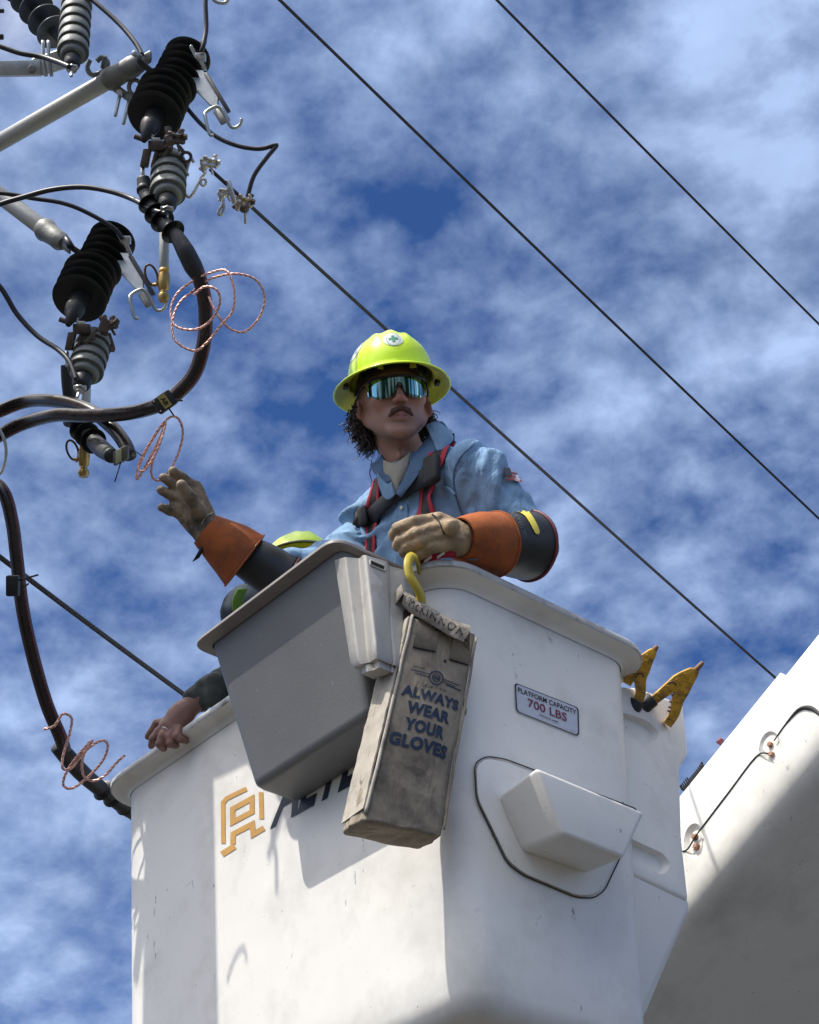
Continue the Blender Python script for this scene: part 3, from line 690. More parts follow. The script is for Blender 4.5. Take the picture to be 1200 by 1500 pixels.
M_leather = mat('tan_leather', (.36, .25, .14), .62, var=.25, scale=24, dirt=(.09, .06, .04), dscale=18, dlo=.48, dhi=.72, bump=.5, bscale=150, wrinkle=(28, .35, (1, 1, 1)))
M_leatherd = mat('dirty_glove_leather', (.27, .20, .125), .65, var=.3, scale=22, dirt=(.05, .04, .032), dscale=16, dlo=.47, dhi=.66, bump=.5, bscale=150, wrinkle=(28, .35, (1, 1, 1)))
M_suede = mat('orange_suede', (.36, .092, .02), .9, var=.22, scale=16, dirt=(.10, .035, .018), dscale=11, dlo=.46, dhi=.74, bump=.5, bscale=420, wrinkle=(7, .35, (1, 1, 1)))
M_gloverub = mat('black_glove_rubber', (.016, .018, .02), .42, var=.25, scale=9, bump=.12, bscale=80)
M_cuffred = mat('dark_red_bead', (.16, .03, .04), .5)
M_hat = mat('lime_helmet', (.62, .86, .01), .28, var=.03, scale=6, bump=.06, bscale=50, dirt=(.40, .50, .03), dscale=26, dlo=.64, dhi=.85, specks=[((.2, .22, .05), 70, .74, (1, 1, 1))], coat=.3)
M_hatin = mat('helmet_lining', (.50, .52, .01), .5, var=.15, scale=10)
M_strapb = mat('black_webbing', (.016, .016, .017), .65, var=.3, scale=40, bump=.5, bscale=500, bdist=.001)
M_strapr = mat('red_webbing', (.42, .016, .04), .7, var=.15, scale=40, bump=.4, bscale=500, bdist=.001)
M_hair = mat('brown_hair', (.045, .03, .02), .5, var=.4, scale=60)
M_stache = mat('moustache_hair', (.10, .045, .025), .6, var=.4, scale=90, bump=.6, bscale=300)
M_lens = bpy.data.materials.new('mirror_lens'); M_lens.use_nodes = True
_b = M_lens.node_tree.nodes['Principled BSDF']; _b.inputs['Metallic'].default_value = 1; _b.inputs['Roughness'].default_value = .04
_t = M_lens.node_tree; _c = _t.nodes.new('ShaderNodeTexCoord'); _mp = _t.nodes.new('ShaderNodeMapping'); _mp.inputs['Scale'].default_value = (75, 8, 1.0); _n = _t.nodes.new('ShaderNodeTexNoise')
_n.inputs['Scale'].default_value = 1.6; _n.inputs['Detail'].default_value = 2; _t.links.new(_c.outputs['Object'], _mp.inputs[0]); _t.links.new(_mp.outputs[0], _n.inputs['Vector'])
_r = _t.nodes.new('ShaderNodeValToRGB'); _t.links.new(_n.outputs[0], _r.inputs[0]); _r.color_ramp.elements[0].color = (.015, .05, .045, 1); _r.color_ramp.elements[1].color = (.36, .64, .66, 1)  # light and dark streaks in the colour imitate reflections on the lens
_r.color_ramp.elements[0].position = .42; _r.color_ramp.elements[1].position = .62; _t.links.new(_r.outputs[0], _b.inputs['Base Color'])

per = thing('person', 'worker in lime helmet, mirrored glasses and light blue shirt, one arm stretched towards the cables', 'person', CAMP+(W(.38, .40, -1.0)-CAMP)/1.07)
# joints
SHL = P(692, 697, 4.02); SHR = P(553, 757, 4.25); NB = P(601, 695, 4.17)
ELL = P(780, 795, 3.95); WRL = P(682, 789, 3.74)
ELR = P(452, 852, 4.12); WRR = P(316, 784, 4.06)
CH = (SHL+SHR)/2; sx = unit(SHL-SHR); PEL = CAMP+(W(.42, .42, -.12)-CAMP)/1.07
upv = unit(CH-PEL); fw = unit(np.cross(sx, upv)); fw = fw if fw@_F < 0 else -fw; sx = unit(np.cross(upv, fw)); sx = sx if sx@_R > 0 else -sx
MT = np.array([sx, fw, upv])
CC = CH-upv*.13-fw*.01
sh = SDF()
sh.ell(CC, (.185, .118, .20), MT, .03)
sh.ell(CC-upv*.02+fw*.035+sx*.07, (.085, .08, .10), MT, .04).ell(CC-upv*.02+fw*.035-sx*.07, (.085, .08, .10), MT, .04)
sh.cone(CC-upv*.05, PEL-upv*.25, .135, .145, .06)
sh.cone(SHL-upv*.004, NB-upv*.01, .072, .062, .04).cone(SHR, NB-upv*.01, .066, .06, .04)
sh.cone(SHL-upv*.012+sx*.012, ELL, .087, .064, .035).cone(SHR-upv*.01, ELR, .070, .060, .035)
sh.cone(ELL, ELL+(WRL-ELL)*.55, .060, .05, .02).cone(ELR, ELR+(WRR-ELR)*.22, .058, .052, .02)
def _aniso(p, ax, hi, lo, seed):
    ax = unit(ax); q = p*lo+(p@ax)[:, None]*ax*(hi-lo); q = q+.55*vnoise(p*8, seed+50)[:, None]*np.array([1., -1., .7])
    n_ = vnoise(q, seed); return n_-.42*(1-np.clip(np.abs(n_)/.16, 0, 1))
def folds(p, arms, amp):
    """cloth gathers: long folds running across the sleeves and down the chest, sharp in the valleys"""
    if arms is None: return amp*_aniso(p, [.4, .2, .8], 26, 8, 5)
    q = 0; wsum = 0
    for k, (a, b, tilt, hi) in enumerate(arms):
        ab = b-a; h = np.clip((p-a)@ab/(ab@ab), 0, 1); d = np.linalg.norm(p-a-h[:, None]*ab, axis=1); w_ = np.exp(-(d/.10)**2)+1e-4
        q = q+w_*_aniso(p, unit(ab)+tilt, hi, 6.0, 11+k); wsum = wsum+w_
    return amp*(q/wsum+.25*vnoise(p*34, 3))*np.clip((np.linalg.norm(p-NB, axis=1)-.09)/.07, .05, 1)
ARMS = [(SHL, ELL, _R*.5+_U*.55, 33), (ELL, WRL, 0*_R, 30), (SHR, ELR, _R*.5-_U*.2, 33), (ELR, WRR, 0*_R, 30), (CC+upv*.12, PEL, sx*1.6, 24)]
shf = lambda p: sh(p)-folds(p, ARMS, .021)
lo = np.minimum.reduce([SHL, SHR, ELL, ELR, WRR, WRL, PEL-np.array([.15, .15, .15])])-.09; hi_ = np.maximum.reduce([SHL, SHR, NB, ELL, ELR, PEL+np.array([.16, .16, 0])])+.11
G = nets(shf, lo, hi_, .0065)
shirt = build('shirt', G, M_denim, per)
SB = bvh_of(shirt)

# head frame: X to the viewer's right, Y where the face points, Z crown
HC = P(577, 592, 4.17)
yaw = math.radians(10); fy = unit(np.array([math.sin(yaw)*1.0, -math.cos(yaw), -.40])); hz0 = unit(np.array([-.02, .0, 1.0]))
hx_ = unit(np.cross(hz0, -fy)); hx_ = hx_ if hx_@_R > 0 else -hx_
roll = math.radians(-5); hz = unit(np.cross(hx_, fy)); hz = hz if hz[2] > 0 else -hz
hx_, hz = hx_*math.cos(roll)-hz*math.sin(roll), hz*math.cos(roll)+hx_*math.sin(roll)
def H(x, y, z): return HC+hx_*x+fy*y+hz*z
def toH(p): d = p-HC; return np.array([d@hx_, d@fy, d@hz])
MH = lambda V: [HC+hx_*v[0]+fy*v[1]+hz*v[2] for v in V]
nbh = toH(NB)
hd_ = SDF()
hd_.ell((0, -.02, .035), (.076, .095, .088), None, .01).ell((0, .025, -.02), (.060, .068, .085), None, .03)
for s in (-1, 1):
    hd_.cone((s*.055, -.005, -.042), (s*.018, .082, -.100), .020, .015, .022)
    hd_.ell((s*.040, .066, -.012), (.024, .022, .020), None, .018)
hd_.ell((0, .030, -.060), (.046, .055, .040), None, .02).ell((0, .088, -.105), (.020, .016, .017), None, .012)
hd_.ell((0, .078, -.058), (.030, .020, .022), None, .015).ell((0, .06, .035), (.058, .035, .03), None, .02)
hd_.cone((0, .088, .018), (0, .110, -.020), .008, .0115, .010)
for s in (-1, 1): hd_.ell((s*.0125, .101, -.025), (.0085, .010, .0075), None, .006)
hd_.cone((-.022, .088, -.060), (0, .097, -.058), .0045, .0055, .006).cone((.022, .088, -.060), (0, .097, -.058), .0045, .0055, .006)
hd_.cone((-.018, .088, -.069), (0, .095, -.071), .0045, .0065, .006).cone((.018, .088, -.069), (0, .095, -.071), .0045, .0065, .006)
hd_.cone((-.026, .095, -.0645), (.026, .095, -.0645), .0022, .0022, .003, True)
for s in (-1, 1): hd_.ell((s*.0068, .106, -.0325), (.0038, .006, .004), None, .003, True)
for s in (-1, 1): hd_.ell((s*.031, .088, .016), (.015, .012, .010), None, .012, True)
for s in (-1, 1):
    Me = np.array([[1, -s*.35, 0], [s*.35, 1, 0.25], [0, -.25, 1]])
    hd_.ell((s*.079, -.006, -.008), (.008, .019, .031), Me, .008).ell((s*.086, .0, -.004), (.006, .011, .019), Me, .004, True)
hd_.cone((0, -.032, -.06), nbh+np.array([0, -.01, -.03]), .050, .056, .018)
hd_.ell((0, .03+nbh[1]*.3, -.145), (.010, .012, .014), None, .02)
lo = np.minimum(np.array([-.11, -.13, -.15]), nbh-np.array([.07, .07, .06])); hi_ = np.array([.11, .14, .14]); hi_ = np.maximum(hi_, nbh+.07)
G = nets(hd_, lo, hi_, .0042)
G = (np.array(G[0]), G[1]); G[0][:, 0] += np.sign(G[0][:, 0])*np.clip(np.abs(G[0][:, 0])-.02, 0, 1)*.20*np.clip((G[0][:, 2]+.14)/.04, 0, 1)
headm = build('body', (MH(G[0]), G[1]), M_skin, per)
HB = bvh_of(headm)
ca = headm.data.color_attributes.new('complexion', 'FLOAT_COLOR', 'POINT')
Vh = np.array(G[0]); nz_ = vnoise(Vh*240, 31)*.5+vnoise(Vh*90, 32)*.5
jaw = np.clip((-.035-Vh[:, 2])/.03, 0, 1)*np.clip((Vh[:, 1]+.03)/.05, 0, 1)*np.clip((Vh[:, 2]+.15)/.03, 0, 1)
lipm = np.exp(-((Vh[:, 0])/.022)**2-((Vh[:, 2]+.066)/.008)**2)*np.clip((Vh[:, 1]-.085)/.008, 0, 1)
red = np.clip(np.exp(-((Vh[:, 0])/.02)**2-((Vh[:, 2]+.02)/.02)**2)*.6*(Vh[:, 1] > .08)+(np.abs(Vh[:, 0]) > .079)*.5+np.exp(-((np.abs(Vh[:, 0])-.042)/.018)**2-((Vh[:, 2]+.015)/.02)**2)*.4, 0, 1)
base_c = np.array([.44, .235, .165]); stub = np.array([.24, .14, .10]); redc = np.array([.42, .17, .13]); lipc = np.array([.30, .11, .10])
cc3 = base_c+(redc-base_c)*red[:, None]; cc3 = cc3+(stub-cc3)*(jaw*(.55+.35*nz_))[:, None].clip(0, .9); cc3 = cc3+(lipc-cc3)*lipm[:, None]; cc3 *= (1+.10*nz_)[:, None]
ca.data.foreach_set('color', np.concatenate([cc3, np.ones((len(cc3), 1))], 1).astype(np.float32).ravel())
M_face = M_skin.copy(); M_face.name = 'face_skin'; _ft = M_face.node_tree; _fa = _ft.nodes.new('ShaderNodeAttribute'); _fa.attribute_name = 'complexion'
_ft.links.new(_fa.outputs['Color'], _ft.nodes['Principled BSDF'].inputs['Base Color']); _ft.nodes['Principled BSDF'].inputs['Subsurface Weight'].default_value = .08; _ft.nodes['Principled BSDF'].inputs['Subsurface Scale'].default_value = .01
headm.data.materials[0] = M_face
# moustache and stubble
ms = SDF()
for s in (-1, 1): ms.cone((s*.003, .103, -.046), (s*.020, .096, -.052), .0068, .0070, .004).cone((s*.019, .097, -.052), (s*.028, .090, -.061), .0070, .0046, .004)
G = nets(lambda p: ms(p)-.0012*vnoise(p*np.array([500, 300, 180]), 4), (-.045, .06, -.085), (.045, .125, -.03), .0022)
build('moustache', (MH(G[0]), G[1]), M_stache, per)
# glasses
def lensrow(z, k, n=41, th=66):
    o = []
    for t in np.linspace(-th, th, n):
        a = math.radians(t); o.append((.083*math.sin(a)*1.0, .022+(.093+k-.006*abs(z-.02)*20)*math.cos(a)**.82, z))
    return o
rows = []
for j, u in enumerate(np.linspace(0, 1, 9)):
    r_ = lensrow(0, 0.0)
    rr = []
    for i, q in enumerate(r_):
        x = q[0]; zt = .037; ax_ = abs(x)
        zb = -.014-.004*math.exp(-((ax_-.040)/.02)**2)+.030*math.exp(-(x/.0125)**2)+.012*max(0, (ax_-.058)/.015)
        z = zt+(zb-zt)*u; rr.append((x, q[1]-.003*u, z))
    rows.append(rr)
gl = build('sunglass_lens', loft([MH(r) for r in rows]+[MH([(x*.985, y-.003, z) for x, y, z in r]) for r in rows[::-1]], False, False, False), M_lens, per)
fr = build('sunglass_frame', tube(MH([(x, y+.001, .0375) for x, y, z in rows[0]]), .0034, 8), M_strapb, per)
for s in (-1, 1):
    build('temple_arm', tube(MH([(s*.080, .045, .034), (s*.090, .02, .028), (s*.096, -.03, .018)]), .003, 6), M_strapb, fr)
br = build('nose_bridge', tube(MH([(-.011, .107, .004), (0, .112, .019), (.011, .107, .004)]), .0024, 6, sm=5), M_strapb, fr)

# helmet
def hatpt(phi, t, th=0.0):
    """phi around (0 = front), t: 0 crown top .. 1 shell foot .. 1.35 brim edge"""
    a, b, h = .112+th, .135+th, .120+th
    cx, cy = math.sin(phi), math.cos(phi)
    if t <= 1:
        el = (1-t)*math.pi/2; rr_ = math.cos(el)**.86; z = h*math.sin(el)**.92
        x = a*rr_*cx; y = b*rr_*cy
        rg = 0
        for xr, wd_, am in ((0, .016, .008), (-.040, .011, .0055), (.040, .011, .0055)):
            rg += am*math.exp(-((x-xr)/wd_)**2)
        k = max(0, min(1, (z-.045)/.05)); k = k*k*(3-2*k); z += rg*k
        return (x, y-.008, z+.052)
    q = (t-1)/.35; e_ = q*(.040+.012*max(0, cy)**3)
    return ((a+e_)*cx, (b+e_)*cy-.008, .052-.004-.020*q*q-.006*q+.0035*math.exp(-((q-1)/.08)**2))
NP = 96; ts = list(np.linspace(0.0, 1, 30))+list(1+.35*np.linspace(.06, 1, 9))
tiltm = Matrix.Rotation(math.radians(3), 3, 'X')
def HT(v): 
    q = tiltm@Vector(v); return H(q[0], q[1], q[2]+.016)
outer_ = [[HT(hatpt(2*math.pi*k/NP, t)) for k in range(NP)] for t in ts]
inner_ = [[HT(hatpt(2*math.pi*k/NP, t, -.004)) for k in range(NP)] for t in ts]
for k in range(NP):
    pass
hat = build('helmet', loft(outer_, False, False), [M_hat], per)
inn = build('helmet_inside', loft([[p-hz*.0028 for p in l] for l in outer_[30:]][::-1]+[l for l in inner_[:30]][::-1], False, False), M_hatin, hat)
eg = build('brim_edge', tube([p-hz*.0014 for p in outer_[-1]], .0026, 6, closed=True), M_hat, hat)
bandp = lambda z, k, z2: [HT(((.088+k)*math.sin(f), (.108+k)*math.cos(f)-.006, z+.008*math.cos(2*f))) for f in np.linspace(0, 2*math.pi, 60, endpoint=False)]
build('headband', loft([bandp(.036, .004, 0), bandp(.058, .004, 0), bandp(.058, .0015, 0), bandp(.036, .0015, 0), bandp(.036, .004, 0)], False, False), M_strapb, hat)
for f in np.radians([-60, -25, 25, 60, 120, -120, 170]):
    q0 = HT((.094*math.sin(f), .114*math.cos(f)-.006, .060)); q1 = HT((.100*math.sin(f), .122*math.cos(f)-.008, .046)); q2 = HT((.060*math.sin(f), .08*math.cos(f), .14))
    build('suspension_strap', ribbon([q2, q0, q1-hz*.006], unit(np.cross(fy, hz))*math.cos(f)+fy*math.sin(f)*-1, .018, .002), M_hatin if abs(f) < .6 else M_strapb, hat)
for s in (-1, 1):
    build('accessory_clip', box(HT((s*.121, .0, .040)), hx_, fy, hz, (.006, .013, .007), .002), M_strapb, hat)
def hatdisc(phi, t, r, seg=24, off=.0012, inner=0.0, cross=None):
    c = np.array(HT(hatpt(phi, t))); e1 = unit(np.array(HT(hatpt(phi+.05, t)))-c); e2 = unit(np.array(HT(hatpt(phi, t-.03)))-c); e2 = unit(e2-e1*(e1@e2)); n_ = unit(np.cross(e1, e2)); n_ = n_ if n_@(c-H(0, 0, .06)) > 0 else -n_
    def on(x, y):
        p = c+e1*x+e2*y+n_*.03; h_ = HATB.ray_cast(Vector(tuple(p)), Vector(tuple(-n_)))
        return (np.array(h_[0]) if h_[0] else p-n_*.03)+n_*off
    if cross:
        w_ = cross; gs = []
        for (x0, x1, y0, y1) in ((-w_*.32, w_*.32, -w_, w_), (-w_, -w_*.32, -w_*.32, w_*.32), (w_*.32, w_, -w_*.32, w_*.32)):
            gs.append(([on(x0, y0), on(x1, y0), on(x1, y1), on(x0, y1)], [(0, 1, 2, 3)]))
        return join(*gs)
    rings = [[on(r*k*math.cos(a), r*k*math.sin(a)) for a in np.linspace(0, 2*math.pi, seg, endpoint=False)] for k in (1, .75, .5, .25, .02)]
    return loft(rings, False, True)
HATB = bvh_of(hat)
M_stw = mat('white_sticker', (.62, .66, .62), .4, var=.05); M_stg = mat('green_print', (.03, .25, .15), .5)
st = build('round_sticker', hatdisc(-.03, .66, .026), M_stw, hat); st['label'] = 'round white sticker with green cross'
build('green_cross', hatdisc(-.03, .66, .01, off=.0022, cross=.0125), M_stg, st)
build('small_print', loft([[p for p in g_] for g_ in [[HT(hatpt(-.06, .60))]*3]*2], False, False) if False else join(*[hatdisc(-.03+.17*math.sin(a), .66-.125*math.cos(a), .0014, 6, .0022) for a in np.linspace(0, 2*math.pi, 30)]), M_stg, st)
s2 = build('side_sticker', hatdisc(-1.25, .62, .030), M_stw, hat)
build('side_sticker', hatdisc(1.35, .6, .018), M_stg, hat)

# hair: curly locks behind the ears and at the nape
def locks(n, cen, spr, ln, seed):
    r2 = np.random.default_rng(seed); gs = []
    for i in range(n):
        p0 = np.array(cen)+r2.normal(size=3)*np.array(spr); L = ln*r2.uniform(.6, 1.3); ph = r2.uniform(0, 6.28); am = r2.uniform(.003, .008); d = unit(np.array([r2.normal()*.35+np.sign(cen[0])*.3, r2.normal()*.3-.1, -1])); tt = np.linspace(0, 1, 13)
        pts = [p0+d*L*t+np.array([math.sin(ph+t*9)*am*t**.4, math.cos(ph+t*9)*am*t**.4, 0]) for t in tt]
        gs.append(tube(MH(pts), [.0012, .0017, .0014, .0005], 3))
    return gs
hair = build('hair', join(*(locks(340, (-.088, -.05, -.014), (.009, .024, .018), .036, 3)+locks(240, (.088, -.052, -.030), (.010, .02, .018), .05, 4)+locks(200, (0, -.088, -.035), (.04, .012, .025), .06, 5)+locks(180, (-.066, -.055, -.06), (.010, .018, .014), .038, 6))), M_hair, per)
hair['kind'] = 'stuff'
hc = SDF(); hc.ell((0, -.035, .02), (.083, .083, .082), None, .01).cone((-.05, -.06, -.02), (-.03, -.065, -.09), .03, .02, .02).cone((.05, -.06, -.02), (.04, -.06, -.07), .03, .02, .02)
hc.ell((0, .07, .02), (.10, .065, .2), None, .01, True)
G = nets(lambda p: hc(p)-.004*vnoise(p*80, 2), (-.11, -.15, -.13), (.11, .05, .12), .005)
build('hair_mass', (MH(G[0]), G[1]), M_hair, per)

# t-shirt, collar
def px3(l): return [P(*q) for q in l]
def sheet(rows_, m_, name, par=None, th=.003, sm=5, nref=None):
    rs = [catmull(px3(r), sm) for r in rows_]; rs = list(catmull(np.array(rs).reshape(len(rs), -1), 4).reshape(-1, len(rs[0]), 3)) if len(rs) > 2 else rs
    g_ = loft([list(r) for r in rs], False, False, False)
    o = build(name, g_, m_, par or per); md = o.modifiers.new('thickness', 'SOLIDIFY'); md.thickness = th; md.offset = 0
    return o
def on(px, py, off=.004, dflt=4.1): return cast(SB, px, py, off, dflt)
sheet([[(562, 674, 4.11), (580, 678, 4.09), (602, 662, 4.10)], [(563, 690, 4.10), (580, 696, 4.07), (598, 682, 4.08)], [(572, 714, 4.075), (580, 722, 4.06), (588, 714, 4.07)]], M_tee, 'tshirt', th=.004)
sheet([[(640, 622, 4.16), (628, 640, 4.12), (606, 668, 4.07), (592, 700, 4.04), (580, 722, 4.04)], [(648, 618, 4.15), (640, 636, 4.09), (620, 668, 4.045), (603, 700, 4.025), (584, 726, 4.03)],
       [(660, 634, 4.12), (650, 650, 4.06), (628, 672, 4.03), (610, 700, 4.015), (588, 728, 4.03)]], M_denimin, 'collar', th=.003)
sheet([[(624, 624, 4.13), (640, 618, 4.10), (660, 632, 4.10)], [(630, 636, 4.08), (646, 632, 4.065), (664, 644, 4.07)], [(640, 660, 4.04), (648, 664, 4.035), (654, 656, 4.045)]], M_denim, 'collar_leaf', th=.004)
sheet([[(560, 666, 4.16), (552, 676, 4.17), (543, 680, 4.19)], [(566, 684, 4.11), (556, 690, 4.12), (546, 690, 4.15)], [(574, 706, 4.065), (566, 708, 4.07), (560, 704, 4.09)]], M_denimin, 'collar_leaf', th=.004)
sheet([[(574, 706, 4.063), (566, 708, 4.067), (553, 692, 4.11)], [(577, 716, 4.055), (566, 722, 4.06), (556, 712, 4.09)], [(580, 724, 4.05), (570, 732, 4.05), (562, 728, 4.07)]], M_denim, 'shirt_front_edge', th=.004)
# seams, pocket flaps, placket following the cloth
def along(pxs, w_, m_, name, off=.004, th=.002, sm=5, par=None, n=None):
    cp = catmull([(x, y, 0) for x, y in pxs], sm)[:, :2]; pts = []; nn = []
    for x, y in cp:
        p, q = on(x, y, off); pts.append(p); nn.append(q)
    pts = np.array(pts); nn = np.array(nn)
    if len(pts) > 4:
        for _ in range(2): pts[1:-1] = (pts[:-2]+pts[1:-1]*2+pts[2:])/4; nn[1:-1] = (nn[:-2]+nn[1:-1]*2+nn[2:])/4
    T_ = np.gradient(pts, axis=0); side = [unit(np.cross(t_, q)) for t_, q in zip(T_, nn)]
    if name: return build(name, ribbon(pts, side, w_, th, nn), m_, par or per)
    return pts, side, nn
along([(588, 722), (592, 760), (590, 800), (586, 850)], .030, M_denim, 'placket', .003, .003)
along([(694, 650), (668, 680), (667, 720), (680, 760)], .004, M_denimin, 'armhole_seam', .003, .002)
along([(648, 712), (660, 716), (668, 724)], .012, M_denim, 'pocket_flap', .004, .003)
along([(530, 770), (536, 792), (545, 800)], .012, M_denim, 'pocket_flap', .004, .003)
for x, y in ((590, 745), (589, 790)):
    p, q = on(x, y, .006); build('button', lathe(p, q, [(0, .005), (.002, .005), (.0025, .003)], 12), M_stw, per)
# flag patch on the sleeve
c, q = on(751, 697, .003); fpts = lambda s, t: on(732+s*24-t*2+4, 706-t*16+s*5-2, .009)[0]
fl_rows = [[fpts(s, t) for s in np.linspace(0, 1, 9)] for t in np.linspace(0, 1, 8)]
fg = build('flag_patch', loft(fl_rows, False, False, False), mat('flag_white', (.5, .45, .5), .8), per); fg['label'] = 'small flag patch on the sleeve'
M_fr = mat('flag_red', (.45, .10, .10), .8); M_fb = mat('flag_canton', (.09, .11, .13), .8)
for k in range(0, 7, 2): build('stripe', ([on(732+s*24-t*2+4, 706-t*16+s*5-2, .0105)[0] for s, t in ((0, k/7), (.33, k/7), (.66, k/7), (1, k/7), (1, (k+1)/7), (.66, (k+1)/7), (.33, (k+1)/7), (0, (k+1)/7))], [(0, 1, 6, 7), (1, 2, 5, 6), (2, 3, 4, 5)]), M_fr, fg)
build('canton', ([on(732+s*24-t*2+4, 706-t*16+s*5-2, .012)[0] for s, t in ((-.02, .42), (.42, .42), (.42, 1.02), (-.02, 1.02))], [(0, 1, 2, 3)]), M_fb, fg)
# harness
def strap(pxs, w_, name, th=.003, off=.006, red=True):
    pts, side, nn = along(pxs, w_, None, None, off)
    o = build(name, ribbon(pts, side, w_, th, nn), M_strapb, per)
    if red:
        for s in (-1, 1):
            build('red_edge', ribbon([p+sd*s*w_*.36+q*.0022 for p, sd, q in zip(pts, side, nn)], side, w_*.26, th*.8, nn), M_strapr, o)
    return o, pts, side, nn
strap([(655, 640), (643, 665), (632, 700), (626, 735), (626, 780), (634, 840)], .054, 'harness_strap')
strap([(556, 700), (550, 735), (546, 770), (544, 820), (544, 860)], .050, 'harness_strap')
_, cps, csd, cnn = strap([(523, 762), (545, 760), (566, 744), (590, 724), (615, 710), (640, 694)], .050, 'chest_strap', .009, .018, False)
for (x, y, w2, h2) in ((530, 762, .026, .028), (638, 692, .026, .040)):
    p, q = on(x, y, .016); t_ = unit(cps[-1]-cps[0]); build('strap_loop', box(p, t_, unit(np.cross(q, t_)), q, (w2, h2, .013), .009), M_strapb, per)
p, q = on(648, 648, .012); build('shoulder_pad', box(p, _R*.9+_U*.35, _U, q, (.034, .014, .010), .006), M_strapb, per)

# ---- gloves
def hand(fingers, palm, name, m_, par, h=.0033, k=.0035, amp=.0012):
    s_ = SDF()
    for f in palm: s_.cone(f[0], f[1], f[2], f[3], k*2.2)
    for f in fingers:
        for i in range(len(f)-1): s_.cone(f[i][0], f[i+1][0], f[i][1], f[i+1][1], k*(.5 if i else 1.2))
    allp = np.array([q for f in palm for q in (f[0], f[1])]+[q[0] for f in fingers for q in f])
    G_ = nets(lambda p: s_(p)-amp*vnoise(p*55, 8)-amp*.6*vnoise(p*120, 9), allp.min(0)-.06, allp.max(0)+.06, h)
    return build(name, G_, m_, par)
def cuff(A, B, ra, rb, name, m_, par, el=1.0, bead=None, ex=1.0, wav=.05, th=.003, flare=0.0):
    D = unit(B-A); L = np.linalg.norm(B-A); x = unit(np.cross(D, _F)); y = np.cross(D, x); n = 44; ls = []
    for t in np.linspace(0, 1, 18):
        l = []
        for k_ in range(n):
            a = 2*math.pi*k_/n; r_ = ra+(rb-ra)*t**(1-flare); p0 = np.array([math.cos(a)*1.6, math.sin(a)*1.6, t*2.5+ra*100]); r_ *= 1+wav*float(vnoise(p0[None], 21)[0])
            l.append(A+D*L*t+(x*math.cos(a)*ex+y*math.sin(a))*r_)
        ls.append(l)
    ins = [[q+(A+D*L*t-q)*(th/ra) for q in l] for l, t in zip(ls, np.linspace(0, 1, 18))]
    o = build(name, loft(ls+ins[::-1], False, False), m_, par)
    if bead: build('bead', tube(ls[-1], bead[0], 8, closed=True), bead[1], o)
    return o, ls, D
# reaching hand (open, palm towards the viewer)
dh = 4.06
def Q(x, y, d=0.0): return P(x, y, dh+d)
palmR = [(Q(303, 779), Q(268, 722, .015), .030, .022), (Q(300, 785), Q(259, 742, .01), .026, .021), (Q(306, 768), Q(287, 714, .03), .026, .018)]
fR = [[(Q(286, 716, .03), .0155), (Q(268, 701, .02), .0145), (Q(254, 690, .0), .0125)],
      [(Q(274, 720, .015), .015), (Q(254, 708, .005), .0140), (Q(239, 700, -.01), .0120)],
      [(Q(267, 732, .01), .015), (Q(250, 725, .0), .0138), (Q(236, 718, -.015), .0118)],
      [(Q(263, 750, .01), .0145), (Q(249, 748, .0), .0130), (Q(237, 743, -.015), .0112)],
      [(Q(292, 752, -.02), .021), (Q(279, 728, -.045), .0165), (Q(266, 711, -.06), .0140)]]
gR = hand(fR, palmR, 'leather_glove', M_leatherd, per); gR['label'] = 'dirty leather glove with open fingers'
build('glove_piping', tube([cast(bvh_of(gR), x, y, .001)[0] for x, y in ((312, 752), (303, 755), (298, 762), (296, 768))], .0016, 5, sm=4), M_canvasl, gR)
c1, l1, D1 = cuff(Q(300, 775, .01), Q(359, 820, .02), .045, .080, 'suede_cuff', M_suede, per, bead=(.003, M_suede), flare=.15)
cuff(Q(338, 803, .02), Q(420, 850, .03), .048, .070, 'rubber_sleeve', M_gloverub, per, bead=(.0035, M_cuffred))
e1_ = Q(304, 800, .0); build('cuff_strap', ribbon([Q(306, 786, -.03), Q(297, 803, -.025), Q(287, 820, -.02)], unit(_R+_U*.6), .022, .004), M_strapb, per)
# resting hand on the rim
dh = 3.72
palmL = [(Q(676, 787, .03), Q(642, 765, .02), .036, .024), (Q(674, 795, .02), Q(642, 788, .0), .034, .024)]
fL = [[(Q(638, 762, .02), .0185), (Q(606, 766, -.01), .0170), (Q(584, 775, .0), .0160), (Q(578, 784, .025), .0145)],
      [(Q(640, 774, .0), .0185), (Q(610, 782, -.025), .0170), (Q(588, 793, -.01), .0160), (Q(583, 800, .015), .0145)],
      [(Q(643, 786, -.01), .0180), (Q(616, 793, -.03), .0165), (Q(597, 803, -.02), .0155), (Q(592, 809, .005), .014)],
      [(Q(652, 798, -.01), .0180), (Q(630, 802, -.025), .0160), (Q(614, 812, -.02), .0145), (Q(611, 817, .0), .013)],
      [(Q(662, 772, -.03), .020), (Q(640, 770, .06), .0165), (Q(620, 790, .06), .0145)]]
gL = hand(fL, palmL, 'leather_glove', M_leather, per)
GB = bvh_of(gL)
build('knuckle_stitching', tube([cast(GB, x, y, .0015)[0] for x, y in ((633, 754), (641, 761), (647, 770), (651, 783))], .0022, 5, sm=4), M_ink, gL)
c2, l2, D2 = cuff(Q(672, 788, .02), Q(724, 797, .12), .048, .080, 'suede_cuff', M_suede, per, bead=(.003, M_suede), flare=.3)
c3, l3, D3 = cuff(Q(705, 793, .08), Q(776, 800, .20), .064, .087, 'rubber_sleeve', M_gloverub, per, bead=(.0045, M_cuffred), th=.006)
CB = bvh_of(c3); C2B = bvh_of(c2)
def onc(x, y, off=.002): return cast(CB, x, y, off, 3.98)[0]
yl = [(756, 746), (770, 752), (780, 766), (788, 783)]
